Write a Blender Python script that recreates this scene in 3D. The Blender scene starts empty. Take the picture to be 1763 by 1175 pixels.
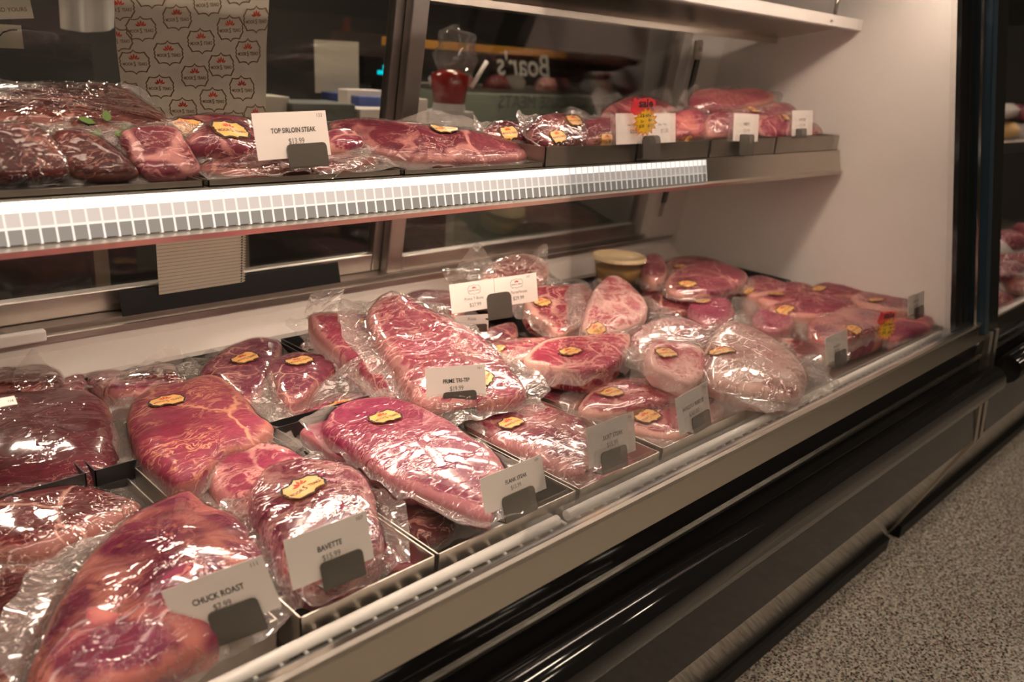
import bpy, bmesh, math, random
from mathutils import Vector, Matrix, noise
random.seed(7)
S = bpy.context.scene
COL = S.collection
PI = math.pi
# ------------------------------------------------------------------ camera
FPX, CX, CY, CAMZ = 1440.0, 881.5, 587.5, 1.14
yaw, pitch, roll = math.radians(46.0), math.radians(18.6), math.radians(3.9)
FW = Vector((math.sin(yaw)*math.cos(pitch), math.cos(yaw)*math.cos(pitch), -math.sin(pitch)))
r0 = FW.cross(Vector((0, 0, 1))).normalized(); u0 = r0.cross(FW)
RT = r0*math.cos(roll)+u0*math.sin(roll); UP = -r0*math.sin(roll)+u0*math.cos(roll)
CAM = Vector((0, 0, CAMZ))
cd = bpy.data.cameras.new('camera'); cam = bpy.data.objects.new('camera', cd); COL.objects.link(cam)
cam.matrix_world = Matrix(((RT.x, UP.x, -FW.x, 0), (RT.y, UP.y, -FW.y, 0), (RT.z, UP.z, -FW.z, CAMZ), (0, 0, 0, 1)))
cd.sensor_width = 36.0; cd.lens = FPX/1763*36; cd.clip_start = 0.02
cd.dof.use_dof = True; cd.dof.focus_distance = 1.17; cd.dof.aperture_fstop = 4.5
S.camera = cam
S.view_settings.view_transform = 'Standard'; S.view_settings.look = 'None'
S.view_settings.gamma = 1.0; S.view_settings.use_curve_mapping = False; S.view_settings.exposure = 0.0
try:
    S.cycles.transparent_max_bounces = 32
    S.cycles.sample_clamp_indirect = 4.0
except Exception: pass

def ray(x, y): return (RT*(x-CX) - UP*(y-CY))/FPX + FW
def hit(x, y, p0, n):
    d = ray(x, y); n = Vector(n); return CAM + d*((Vector(p0)-CAM).dot(n)/d.dot(n))
def atX(x, y, v): return hit(x, y, (v, 0, 0), (1, 0, 0))
def atY(x, y, v): return hit(x, y, (0, v, 0), (0, 1, 0))
def atZ(x, y, v): return hit(x, y, (0, 0, v), (0, 0, 1))

# ------------------------------------------------------------------ materials
def newmat(name):
    m = bpy.data.materials.new(name); m.use_nodes = True
    nt = m.node_tree; nt.nodes.clear()
    out = nt.nodes.new('ShaderNodeOutputMaterial')
    return m, nt, out
def N(nt, t, **kw):
    n = nt.nodes.new(t)
    for k, v in kw.items():
        if k.startswith('i_'):
            key = k[2:]; key = int(key) if key.isdigit() else key.replace('_', ' ')
            n.inputs[key].default_value = v
        else: setattr(n, k, v)
    return n
def L(nt, a, b): nt.links.new(a, b)
def c4(c): return (c[0], c[1], c[2], 1)
def simple(name, col, rough=.5, metal=0.0, spec=.5, emit=None, es=0, bump=0, bscale=60, var=0, coat=0, stretch=None):
    m, nt, out = newmat(name)
    p = N(nt, 'ShaderNodeBsdfPrincipled')
    p.inputs['Base Color'].default_value = c4(col); p.inputs['Roughness'].default_value = rough
    p.inputs['Metallic'].default_value = metal; p.inputs['Specular IOR Level'].default_value = spec
    p.inputs['Coat Weight'].default_value = coat; p.inputs['Coat Roughness'].default_value = .05
    if emit:
        p.inputs['Emission Color'].default_value = c4(emit); p.inputs['Emission Strength'].default_value = es
    tc = N(nt, 'ShaderNodeTexCoord'); mp = N(nt, 'ShaderNodeMapping')
    if stretch: mp.inputs['Scale'].default_value = stretch
    L(nt, tc.outputs['Object'], mp.inputs['Vector'])
    no = N(nt, 'ShaderNodeTexNoise', i_Scale=bscale, i_Detail=4.0)
    L(nt, mp.outputs[0], no.inputs['Vector'])
    if bump:
        b = N(nt, 'ShaderNodeBump', i_Strength=bump, i_Distance=.002)
        L(nt, no.outputs[0], b.inputs['Height']); L(nt, b.outputs[0], p.inputs['Normal'])
    if var:
        mx = N(nt, 'ShaderNodeMix', data_type='RGBA')
        mx.inputs[6].default_value = c4([v*(1-var) for v in col]); mx.inputs[7].default_value = c4([min(1, v*(1+var)) for v in col])
        L(nt, no.outputs[0], mx.inputs[0]); L(nt, mx.outputs[2], p.inputs['Base Color'])
    L(nt, p.outputs[0], out.inputs[0]); return m
def emis(name, col, st):
    m, nt, out = newmat(name); e = N(nt, 'ShaderNodeEmission', i_Strength=st); e.inputs[0].default_value = c4(col)
    L(nt, e.outputs[0], out.inputs[0]); return m

M = {}
M['white_panel'] = simple('white_panel', (.80, .74, .68), .38, bump=.05, bscale=8)
M['steel'] = simple('brushed_steel', (.62, .57, .50), .28, 1.0, bump=.12, bscale=25, var=.12, stretch=(1, 40, 40))
M['steel_dull'] = simple('dull_steel', (.36, .32, .27), .42, 1.0, bump=.15, bscale=20, var=.25)
M['steel_mirror'] = simple('polished_steel', (.80, .74, .66), .10, 1.0, bump=.03, bscale=300, stretch=(.12, 1, 1))
M['alum'] = simple('brushed_aluminium', (.52, .48, .44), .36, 1.0, bump=.08, bscale=30, stretch=(1, 20, 1), var=.1)
M['steel_soft'] = simple('satin_steel', (.66, .56, .50), .2, 1.0)
M['gutter'] = simple('grey_gutter', (.36, .37, .37), .3, .7)
M['black_gloss'] = simple('black_gloss', (.010, .009, .009), .09, 0, .5, coat=.35)
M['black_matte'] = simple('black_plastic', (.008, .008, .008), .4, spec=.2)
M['tray_black'] = simple('black_tray', (.018, .017, .016), .35)
M['blue_trim'] = simple('dark_blue_trim', (.05, .08, .11), .25, .6)
M['white_coat'] = simple('white_coated_wire', (.86, .82, .76), .35)
M['card'] = simple('card_paper', (.86, .77, .70), .6)
M['ink'] = simple('black_ink', (.02, .018, .018), .7)
M['ink_grey'] = simple('grey_ink', (.16, .14, .13), .7)
M['ink_red'] = simple('red_ink', (.55, .06, .03), .6)
M['ink_brown'] = simple('brown_ink', (.20, .11, .06), .7)
M['sticker'] = simple('amber_sticker', (.82, .44, .14), .35, spec=.6)
M['sale_red'] = simple('sale_red', (.82, .05, .07), .45)
M['sale_yellow'] = simple('sale_yellow', (.95, .58, .02), .45)
M['sale_orange'] = simple('sale_orange', (.9, .22, .02), .45)
M['holder'] = simple('grey_holder', (.10, .088, .072), .45, .3)
M['wall_dark'] = simple('dark_wall', (.018, .015, .013), .7)
M['paper_back'] = simple('paper', (.55, .50, .40), .7, bump=.3, bscale=12, var=.12)
M['grey_box'] = simple('grey_box', (.12, .13, .11), .6)
M['green_grey'] = simple('green_grey_panel', (.24, .26, .21), .6)
M['amber_bar'] = simple('amber_bar', (.55, .25, .03), .5)
M['red_sauce'] = simple('red_sauce', (.30, .012, .010), .2, spec=.8)
M['white_bag'] = simple('white_plastic', (.62, .58, .54), .4, bump=.6, bscale=25)
M['tub_yellow'] = simple('yellow_spread', (.85, .55, .20), .4)
M['led'] = emis('led_lamp', (1.0, .79, .64), 26)
M['led_small'] = emis('small_led', (1.0, .79, .64), 20)
M['led_end'] = emis('bright_led', (1.0, .79, .64), 40)
M['led_top'] = emis('canopy_led', (1.0, .79, .64), 15)
M['led_rib'] = emis('led_rib', (1.0, .86, .74), 1.25)
M['led_cell'] = emis('led_cell', (1.0, .82, .70), .86)
M['led_cell_low'] = emis('led_cell_low', (1.0, .84, .70), .38)
M['led_core'] = emis('led_core', (1.0, .88, .78), 2.6)
M['cyan'] = emis('cyan_display', (.0, .75, .85), 1.2)
M['wood'] = simple('beige_post', (.22, .17, .12), .6)
M['herb'] = simple('herb_green', (.08, .14, .03), .5)

def glass_mat(name, tint=(1, 1, 1), f0=.04, rough=0.0, milk=0.0, mcol=(.8, .78, .75)):
    m, nt, out = newmat(name)
    tr = N(nt, 'ShaderNodeBsdfTransparent'); tr.inputs[0].default_value = c4(tint)
    gl = N(nt, 'ShaderNodeBsdfGlossy', i_Roughness=rough)
    lw = N(nt, 'ShaderNodeLayerWeight', i_Blend=.25)
    mr = N(nt, 'ShaderNodeMapRange', i_3=f0, i_4=.6)
    L(nt, lw.outputs['Fresnel'], mr.inputs[0])
    mx = N(nt, 'ShaderNodeMixShader'); L(nt, mr.outputs[0], mx.inputs[0]); L(nt, tr.outputs[0], mx.inputs[1]); L(nt, gl.outputs[0], mx.inputs[2])
    last = mx
    if milk:
        df = N(nt, 'ShaderNodeBsdfDiffuse'); df.inputs[0].default_value = c4(mcol)
        m2 = N(nt, 'ShaderNodeMixShader', i_0=milk); L(nt, mx.outputs[0], m2.inputs[1]); L(nt, df.outputs[0], m2.inputs[2]); last = m2
    L(nt, last.outputs[0], out.inputs[0]); return m
M['glass'] = glass_mat('case_glass', (.985, .985, .985), .012)
M['glass_back'] = glass_mat('rear_glass', (.93, .93, .92), .03)
M['clear_plastic'] = glass_mat('clear_plastic', (.95, .93, .88), .05, .1, .08)

def film_mat(name, milk, scale=38, bump=1.0, g0=.02, g1=.55, gr=.10):
    m, nt, out = newmat(name)
    tc = N(nt, 'ShaderNodeTexCoord'); oi = N(nt, 'ShaderNodeObjectInfo')
    add = N(nt, 'ShaderNodeVectorMath', operation='ADD'); L(nt, tc.outputs['Object'], add.inputs[0])
    mul = N(nt, 'ShaderNodeMath', operation='MULTIPLY', i_1=7.0); L(nt, oi.outputs['Random'], mul.inputs[0]); L(nt, mul.outputs[0], add.inputs[1])
    warp = N(nt, 'ShaderNodeTexNoise', i_Scale=9.0, i_Detail=2.0); L(nt, add.outputs[0], warp.inputs['Vector'])
    wm = N(nt, 'ShaderNodeVectorMath', operation='SCALE', i_3=.07); L(nt, warp.outputs['Color'], wm.inputs[0])
    ad2 = N(nt, 'ShaderNodeVectorMath', operation='ADD'); L(nt, add.outputs[0], ad2.inputs[0]); L(nt, wm.outputs[0], ad2.inputs[1])
    mp = N(nt, 'ShaderNodeMapping'); mp.inputs['Scale'].default_value = (1, 2.2, 1); mp.inputs['Rotation'].default_value = (0, 0, .9); L(nt, ad2.outputs[0], mp.inputs[0])
    n1 = N(nt, 'ShaderNodeTexNoise', i_Scale=scale, i_Detail=3.0, i_Roughness=.5); L(nt, mp.outputs[0], n1.inputs['Vector'])
    # ridged creases
    s = N(nt, 'ShaderNodeMath', operation='SUBTRACT', i_1=.5); L(nt, n1.outputs[0], s.inputs[0])
    a = N(nt, 'ShaderNodeMath', operation='ABSOLUTE'); L(nt, s.outputs[0], a.inputs[0])
    mr = N(nt, 'ShaderNodeMapRange', i_1=0.0, i_2=.05, i_3=1.0, i_4=0.0); L(nt, a.outputs[0], mr.inputs[0])
    n2 = N(nt, 'ShaderNodeTexNoise', i_Scale=14.0, i_Detail=1.0); L(nt, ad2.outputs[0], n2.inputs['Vector'])
    sm = N(nt, 'ShaderNodeMath', operation='MULTIPLY_ADD', i_1=3.0); L(nt, n2.outputs[0], sm.inputs[0]); L(nt, mr.outputs[0], sm.inputs[2])
    cr = N(nt, 'ShaderNodeAttribute', attribute_name='crease')
    nm = N(nt, 'ShaderNodeTexNoise', i_Scale=8.0, i_Detail=1.0); L(nt, add.outputs[0], nm.inputs['Vector'])
    nmr = N(nt, 'ShaderNodeMapRange', i_1=.42, i_2=.62, i_3=.12, i_4=1.0); L(nt, nm.outputs[0], nmr.inputs[0])
    cm = N(nt, 'ShaderNodeMath', operation='MAXIMUM'); L(nt, nmr.outputs[0], cm.inputs[0]); L(nt, cr.outputs['Fac'], cm.inputs[1])
    cs = N(nt, 'ShaderNodeMath', operation='MULTIPLY', i_1=bump); L(nt, cm.outputs[0], cs.inputs[0])
    bp = N(nt, 'ShaderNodeBump', i_Strength=bump, i_Distance=.0022); L(nt, sm.outputs[0], bp.inputs['Height']); L(nt, cs.outputs[0], bp.inputs['Strength'])
    tr = N(nt, 'ShaderNodeBsdfTransparent'); tr.inputs[0].default_value = (.97, .96, .95, 1)
    gl = N(nt, 'ShaderNodeBsdfGlossy', i_Roughness=gr); L(nt, bp.outputs[0], gl.inputs['Normal'])
    lw = N(nt, 'ShaderNodeLayerWeight', i_Blend=.3); L(nt, bp.outputs[0], lw.inputs['Normal'])
    m0 = N(nt, 'ShaderNodeMapRange', i_3=g0, i_4=g1); L(nt, lw.outputs['Fresnel'], m0.inputs[0])
    mx = N(nt, 'ShaderNodeMixShader'); L(nt, m0.outputs[0], mx.inputs[0]); L(nt, tr.outputs[0], mx.inputs[1]); L(nt, gl.outputs[0], mx.inputs[2])
    df = N(nt, 'ShaderNodeBsdfDiffuse'); df.inputs[0].default_value = (.78, .70, .64, 1); L(nt, bp.outputs[0], df.inputs['Normal'])
    tl = N(nt, 'ShaderNodeBsdfTranslucent'); tl.inputs[0].default_value = (.78, .70, .64, 1)
    dt = N(nt, 'ShaderNodeMixShader', i_0=.4); L(nt, df.outputs[0], dt.inputs[1]); L(nt, tl.outputs[0], dt.inputs[2])
    at = N(nt, 'ShaderNodeAttribute', attribute_name='free')
    mk = N(nt, 'ShaderNodeMapRange', i_3=milk*.03, i_4=milk*1.1); L(nt, at.outputs['Fac'], mk.inputs[0])
    m2 = N(nt, 'ShaderNodeMixShader'); L(nt, mk.outputs[0], m2.inputs[0]); L(nt, mx.outputs[0], m2.inputs[1]); L(nt, dt.outputs[0], m2.inputs[2])
    L(nt, m2.outputs[0], out.inputs[0]); return m
M['film'] = film_mat('vacuum_film', .24, 30, .8, .014, .5, .11)
M['film_smooth'] = film_mat('taut_film', .24, 22, .38, .004, .22, .12)
M['film_heavy'] = film_mat('creased_film', .24, 42, 1.0, .016, .55, .10)

def meat_mat(name, lean, lean2, fat=(.80, .42, .34), marb=.03, mscale=30, stretch=(1, 3, 1), rot=0.6, seam=.03, sscale=7, rim=.6, rough=.46, dots=0.0):
    m, nt, out = newmat(name)
    tc = N(nt, 'ShaderNodeTexCoord'); oi = N(nt, 'ShaderNodeObjectInfo')
    mul = N(nt, 'ShaderNodeMath', operation='MULTIPLY', i_1=9.0); L(nt, oi.outputs['Random'], mul.inputs[0])
    add = N(nt, 'ShaderNodeVectorMath', operation='ADD'); L(nt, tc.outputs['Object'], add.inputs[0]); L(nt, mul.outputs[0], add.inputs[1])
    wn = N(nt, 'ShaderNodeTexNoise', i_Scale=11.0, i_Detail=3.0); L(nt, add.outputs[0], wn.inputs['Vector'])
    ws = N(nt, 'ShaderNodeVectorMath', operation='SCALE', i_3=.10); L(nt, wn.outputs['Color'], ws.inputs[0])
    wv = N(nt, 'ShaderNodeVectorMath', operation='ADD'); L(nt, add.outputs[0], wv.inputs[0]); L(nt, ws.outputs[0], wv.inputs[1])
    mp = N(nt, 'ShaderNodeMapping'); mp.inputs['Scale'].default_value = stretch; mp.inputs['Rotation'].default_value = (0, 0, rot); L(nt, wv.outputs[0], mp.inputs[0])
    def ridge(scale, w, src, detail=4.0):
        n = N(nt, 'ShaderNodeTexNoise', i_Scale=scale, i_Detail=detail, i_Roughness=.6); L(nt, src, n.inputs['Vector'])
        s = N(nt, 'ShaderNodeMath', operation='SUBTRACT', i_1=.5); L(nt, n.outputs[0], s.inputs[0])
        a = N(nt, 'ShaderNodeMath', operation='ABSOLUTE'); L(nt, s.outputs[0], a.inputs[0])
        r = N(nt, 'ShaderNodeMapRange', i_1=w*.25, i_2=w, i_3=1.0, i_4=0.0); L(nt, a.outputs[0], r.inputs[0]); return n, r
    nA, rA = ridge(mscale, max(marb, .0005), mp.outputs[0])
    # break the marbling up so that veins start and stop
    bk = N(nt, 'ShaderNodeTexNoise', i_Scale=mscale*.55, i_Detail=2.0); L(nt, wv.outputs[0], bk.inputs['Vector'])
    bkr = N(nt, 'ShaderNodeMapRange', i_1=.38, i_2=.54); L(nt, bk.outputs[0], bkr.inputs[0])
    mA = N(nt, 'ShaderNodeMath', operation='MULTIPLY'); L(nt, rA.outputs[0], mA.inputs[0]); L(nt, bkr.outputs[0], mA.inputs[1])
    vo = N(nt, 'ShaderNodeTexVoronoi', feature='DISTANCE_TO_EDGE', i_Scale=sscale); L(nt, wv.outputs[0], vo.inputs['Vector'])
    sr = N(nt, 'ShaderNodeMapRange', i_1=seam*.3, i_2=max(seam, .001), i_3=1.0, i_4=0.0); L(nt, vo.outputs['Distance'], sr.inputs[0])
    bks = N(nt, 'ShaderNodeMapRange', i_1=.38, i_2=.55); L(nt, wn.outputs[0], bks.inputs[0])
    mS = N(nt, 'ShaderNodeMath', operation='MULTIPLY'); L(nt, sr.outputs[0], mS.inputs[0]); L(nt, bks.outputs[0], mS.inputs[1])
    at = N(nt, 'ShaderNodeAttribute', attribute_name='rim')
    rmn = N(nt, 'ShaderNodeMath', operation='MULTIPLY_ADD', i_1=.9, i_2=-.42); L(nt, nA.outputs[0], rmn.inputs[0])
    rs = N(nt, 'ShaderNodeMath', operation='ADD'); L(nt, at.outputs['Fac'], rs.inputs[0]); L(nt, rmn.outputs[0], rs.inputs[1])
    rr = N(nt, 'ShaderNodeMapRange', i_1=.45, i_2=.60, i_4=rim); L(nt, rs.outputs[0], rr.inputs[0])
    m1 = N(nt, 'ShaderNodeMath', operation='MAXIMUM'); L(nt, mA.outputs[0], m1.inputs[0]); L(nt, mS.outputs[0], m1.inputs[1])
    m2 = N(nt, 'ShaderNodeMath', operation='MAXIMUM'); L(nt, m1.outputs[0], m2.inputs[0]); L(nt, rr.outputs[0], m2.inputs[1])
    fmul = N(nt, 'ShaderNodeMath', operation='MULTIPLY', i_1=.9); L(nt, m2.outputs[0], fmul.inputs[0])
    lc = N(nt, 'ShaderNodeMix', data_type='RGBA'); lc.inputs[6].default_value = c4(lean); lc.inputs[7].default_value = c4(lean2)
    lr = N(nt, 'ShaderNodeMapRange', i_1=.35, i_2=.65); L(nt, wn.outputs[0], lr.inputs[0]); L(nt, lr.outputs[0], lc.inputs[0])
    # fine fibre variation
    fb = N(nt, 'ShaderNodeTexNoise', i_Scale=mscale*3.2, i_Detail=3.0); L(nt, mp.outputs[0], fb.inputs['Vector'])
    fr = N(nt, 'ShaderNodeMapRange', i_1=.3, i_2=.7, i_3=.78, i_4=1.25); L(nt, fb.outputs[0], fr.inputs[0])
    hv = N(nt, 'ShaderNodeHueSaturation'); L(nt, lc.outputs[2], hv.inputs['Color']); L(nt, fr.outputs[0], hv.inputs['Value'])
    mx = N(nt, 'ShaderNodeMix', data_type='RGBA'); L(nt, fmul.outputs[0], mx.inputs[0]); L(nt, hv.outputs[0], mx.inputs[6]); mx.inputs[7].default_value = c4(fat)
    p = N(nt, 'ShaderNodeBsdfPrincipled'); L(nt, mx.outputs[2], p.inputs['Base Color'])
    p.inputs['Roughness'].default_value = rough; p.inputs['Specular IOR Level'].default_value = .22
    bp = N(nt, 'ShaderNodeBump', i_Strength=.5, i_Distance=.0015); L(nt, nA.outputs[0], bp.inputs['Height']); L(nt, bp.outputs[0], p.inputs['Normal'])
    L(nt, p.outputs[0], out.inputs[0]); return m
FAT = (.82, .46, .38)
MM = dict(
    smooth=meat_mat('deep_red_roast', (0.095, 0.009, 0.019), (0.138, 0.017, 0.031), marb=.004, mscale=14, seam=.012, sscale=4, rim=.25),
    dark=meat_mat('dark_red_meat', (0.103, 0.009, 0.014), (0.172, 0.022, 0.030), marb=.014, mscale=22, seam=.03, sscale=8, rim=.3),
    purple=meat_mat('purple_red_meat', (0.146, 0.019, 0.052), (0.206, 0.033, 0.069), marb=.016, mscale=34, stretch=(1, 2.2, 1), seam=.014, rim=.3),
    flank=meat_mat('flank_meat', (0.241, 0.019, 0.065), (0.318, 0.047, 0.103), fat=(.78, .38, .36), marb=.026, mscale=30, stretch=(1, 3.4, 1), rot=.75, seam=.010, rim=.45),
    streak=meat_mat('streaky_meat', (0.181, 0.014, 0.039), (0.258, 0.039, 0.073), fat=(.60, .28, .18), marb=.030, mscale=24, stretch=(1, 4.5, 1), rot=-.25, seam=.02, sscale=6, rim=.5),
    tritip=meat_mat('tri_tip_meat', (0.284, 0.022, 0.060), (0.370, 0.077, 0.120), fat=(.80, .44, .38), marb=.034, mscale=26, stretch=(1, 3.4, 1), rot=.9, seam=.016, rim=.55),
    chuck=meat_mat('chuck_meat', (0.206, 0.014, 0.053), (0.284, 0.034, 0.095), fat=(.74, .26, .20), marb=.018, mscale=14, stretch=(1, 1.6, 1), seam=.17, sscale=8.0, rim=.7),
    skirt=meat_mat('skirt_meat', (0.241, 0.017, 0.058), (0.361, 0.060, 0.112), fat=(.78, .40, .36), marb=.05, mscale=26, stretch=(1, 2.2, 1), rot=.2, seam=.07, sscale=13, rim=.5),
    ribeye=meat_mat('ribeye_meat', (0.267, 0.015, 0.045), (0.361, 0.043, 0.086), fat=FAT, marb=.032, mscale=38, stretch=(1, 1.4, 1), seam=.06, sscale=14, rim=1.0),
    wagyu=meat_mat('marbled_meat', (0.396, 0.060, 0.086), (0.516, 0.172, 0.189), fat=(.90, .60, .54), marb=.07, mscale=44, stretch=(1, 1.5, 1), seam=.12, sscale=17, rim=1.0),
    pale=meat_mat('fat_capped_meat', (0.447, 0.112, 0.120), (0.602, 0.292, 0.258), fat=(.92, .64, .56), marb=.07, mscale=26, stretch=(1, 2.4, 1), seam=.13, sscale=9, rim=1.0),
    strip=meat_mat('strip_meat', (0.172, 0.015, 0.041), (0.249, 0.039, 0.073), fat=(.72, .36, .30), marb=.024, mscale=34, stretch=(1, 1.8, 1), seam=.03, sscale=9, rim=.9),
    brown=meat_mat('brown_red_meat', (0.043, 0.009, 0.009), (0.103, 0.019, 0.017), fat=(.40, .16, .12), marb=.02, mscale=30, seam=.02, sscale=9, rim=.4),
    shelf=meat_mat('shelf_meat', (0.095, 0.009, 0.021), (0.198, 0.034, 0.052), fat=(.62, .28, .25), marb=.02, mscale=22, seam=.07, sscale=9, rim=.5),
)
def wrapmat():
    m, nt, out = newmat('floor_terrazzo')
    tc = N(nt, 'ShaderNodeTexCoord')
    p = N(nt, 'ShaderNodeBsdfPrincipled')
    base = (.30, .265, .225)
    last = None
    prev = base
    n0 = N(nt, 'ShaderNodeTexNoise', i_Scale=120.0, i_Detail=4.0); L(nt, tc.outputs['Object'], n0.inputs['Vector'])
    mx = N(nt, 'ShaderNodeMix', data_type='RGBA'); mx.inputs[6].default_value = c4((.21, .19, .165)); mx.inputs[7].default_value = c4((.56, .51, .45))
    r0_ = N(nt, 'ShaderNodeMapRange', i_1=.35, i_2=.65); L(nt, n0.outputs[0], r0_.inputs[0]); L(nt, r0_.outputs[0], mx.inputs[0])
    last = mx.outputs[2]
    for sc, lo, col, off in ((150, .34, (.015, .012, .012), 0), (110, .20, (.03, .022, .02), 5), (140, .22, (.60, .56, .50), 11), (120, .20, (.20, .02, .02), 23), (90, .15, (.12, .10, .085), 31)):
        mp = N(nt, 'ShaderNodeMapping'); mp.inputs['Location'].default_value = (off, off*.7, 0); L(nt, tc.outputs['Object'], mp.inputs[0])
        v = N(nt, 'ShaderNodeTexVoronoi', i_Scale=float(sc)); L(nt, mp.outputs[0], v.inputs['Vector'])
        r = N(nt, 'ShaderNodeMapRange', i_1=lo, i_2=lo+.06, i_3=1.0, i_4=0.0); L(nt, v.outputs['Distance'], r.inputs[0])
        q = N(nt, 'ShaderNodeMix', data_type='RGBA'); L(nt, r.outputs[0], q.inputs[0]); L(nt, last, q.inputs[6]); q.inputs[7].default_value = c4(col); last = q.outputs[2]
    L(nt, last, p.inputs['Base Color']); p.inputs['Roughness'].default_value = .38; p.inputs['Specular IOR Level'].default_value = .35
    L(nt, p.outputs[0], out.inputs[0]); return m
M['floor'] = wrapmat()

# ------------------------------------------------------------------ mesh helpers
def tag(o, label=None, cat=None, group=None, kind=None):
    if label: o['label'] = label
    if cat: o['category'] = cat
    if group: o['group'] = group
    if kind: o['kind'] = kind
    return o
def empty(name, loc=(0, 0, 0), label=None, cat=None, group=None, mw=None):
    o = bpy.data.objects.new(name, None); COL.objects.link(o); o.empty_display_size = .02
    if mw is not None: o.matrix_world = mw
    else: o.location = loc
    return tag(o, label, cat, group)
class MB:
    def __init__(s): s.v = []; s.f = []; s.m = []; s.sm = []
    def face(s, pts, mi=0, smooth=False):
        b = len(s.v); s.v += [tuple(p) for p in pts]; s.f.append(tuple(range(b, b+len(pts)))); s.m.append(mi); s.sm.append(smooth)
    def add(s, vs, fs, mi=0, smooth=False):
        b = len(s.v); s.v += [tuple(p) for p in vs]
        for f in fs: s.f.append(tuple(b+i for i in f)); s.m.append(mi); s.sm.append(smooth)
    def box(s, x0, x1, y0, y1, z0, z1, mi=0):
        vs = [(x, y, z) for x in (x0, x1) for y in (y0, y1) for z in (z0, z1)]
        s.add(vs, [(0, 1, 3, 2), (4, 6, 7, 5), (0, 4, 5, 1), (2, 3, 7, 6), (0, 2, 6, 4), (1, 5, 7, 3)], mi); return s
    def prism(s, yz, x0, x1, mi=0, smooth=False):
        n = len(yz); vs = [(x0, y, z) for y, z in yz]+[(x1, y, z) for y, z in yz]
        s.add(vs, [tuple(range(n)), tuple(range(2*n-1, n-1, -1))], mi)
        b = len(s.v)-2*n
        for i in range(n):
            s.f.append((b+i, b+n+i, b+n+(i+1) % n, b+(i+1) % n)); s.m.append(mi); s.sm.append(smooth)
        return s
    def tube(s, pts, r, n=10, mi=0):
        pts = [Vector(p) for p in pts]; rings = []
        for i, p in enumerate(pts):
            t = (pts[min(i+1, len(pts)-1)]-pts[max(i-1, 0)]).normalized()
            a = t.cross(Vector((0, 0, 1)))
            if a.length < .01: a = t.cross(Vector((1, 0, 0)))
            a.normalize(); b = t.cross(a)
            rings.append([p+(a*math.cos(2*PI*k/n)+b*math.sin(2*PI*k/n))*r for k in range(n)])
        base = len(s.v)
        for rg in rings: s.v += [tuple(q) for q in rg]
        for i in range(len(rings)-1):
            for k in range(n):
                s.f.append((base+i*n+k, base+i*n+(k+1) % n, base+(i+1)*n+(k+1) % n, base+(i+1)*n+k)); s.m.append(mi); s.sm.append(True)
        s.f.append(tuple(base+k for k in range(n))[::-1]); s.m.append(mi); s.sm.append(False)
        s.f.append(tuple(base+(len(rings)-1)*n+k for k in range(n))); s.m.append(mi); s.sm.append(False)
        return s
    def build(s, name, mats, parent=None, bevel=0, mw=None):
        me = bpy.data.meshes.new(name); me.from_pydata(s.v, [], s.f)
        if not isinstance(mats, (list, tuple)): mats = [mats]
        for m in mats: me.materials.append(m)
        me.polygons.foreach_set('material_index', s.m); me.polygons.foreach_set('use_smooth', s.sm)
        bm = bmesh.new(); bm.from_mesh(me); bmesh.ops.recalc_face_normals(bm, faces=bm.faces); bm.to_mesh(me); bm.free()
        o = bpy.data.objects.new(name, me); COL.objects.link(o)
        if parent: o.parent = parent
        if mw is not None: o.matrix_world = mw
        if bevel:
            md = o.modifiers.new('bevel', 'BEVEL'); md.width = bevel; md.segments = 2; md.limit_method = 'ANGLE'
        return o
def boxo(name, b, mat, parent=None, bevel=0): return MB().box(*b).build(name, mat, parent, bevel)

TXT = {}
def text_geo(s, bold=0.0, shear=0.0):
    k = (s, bold, shear)
    if k in TXT: return TXT[k]
    cu = bpy.data.curves.new('t', 'FONT'); cu.body = s; cu.align_x = 'CENTER'; cu.align_y = 'CENTER'; cu.size = 1.0
    cu.offset = bold; cu.shear = shear; cu.resolution_u = 3
    o = bpy.data.objects.new('t', cu); COL.objects.link(o)
    dg = bpy.context.evaluated_depsgraph_get(); me = bpy.data.meshes.new_from_object(o.evaluated_get(dg))
    vs = [tuple(v.co) for v in me.vertices]; fs = [tuple(p.vertices) for p in me.polygons]
    bpy.data.objects.remove(o); bpy.data.curves.remove(cu); bpy.data.meshes.remove(me)
    TXT[k] = (vs, fs); return TXT[k]
def put_text(mb, s, cx, cy, size, mi, z=.0004, bold=0.0, shear=0.0, cond=1.0, rot=0.0, fn=None):
    vs, fs = text_geo(s, bold, shear); c, n = math.cos(rot), math.sin(rot)
    out = []
    for x, y, _ in vs:
        x *= size*cond; y *= size
        X, Y = cx+x*c-y*n, cy+x*n+y*c
        out.append((X, Y, z) if fn is None else fn(X, Y, z))
    mb.add(out, fs, mi)
# plaque outline (unit half width 1, half height .7)
def plaque(n=1.0):
    q = [(1.0, 0.0), (.93, .10), (1.0, .22), (.86, .40), (.72, .62), (.45, .58), (.22, .60), (.10, .66), (0, .76)]
    pts = q + [(-x, y) for x, y in q[-2::-1]]
    pts += [(x, -y) for x, y in pts[-2:0:-1]]
    return pts
PLQ = plaque()
FLOWER = [((-.06, .0), (-.22, .12), (-.20, .30), (-.02, .10)), ((.06, .0), (.22, .12), (.20, .30), (.02, .10)), ((0, .06), (-.07, .22), (0, .36), (.07, .22)),
          ((-.10, -.02), (-.30, .02), (-.36, .14), (-.18, .08)), ((.10, -.02), (.30, .02), (.36, .14), (.18, .08))]

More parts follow.
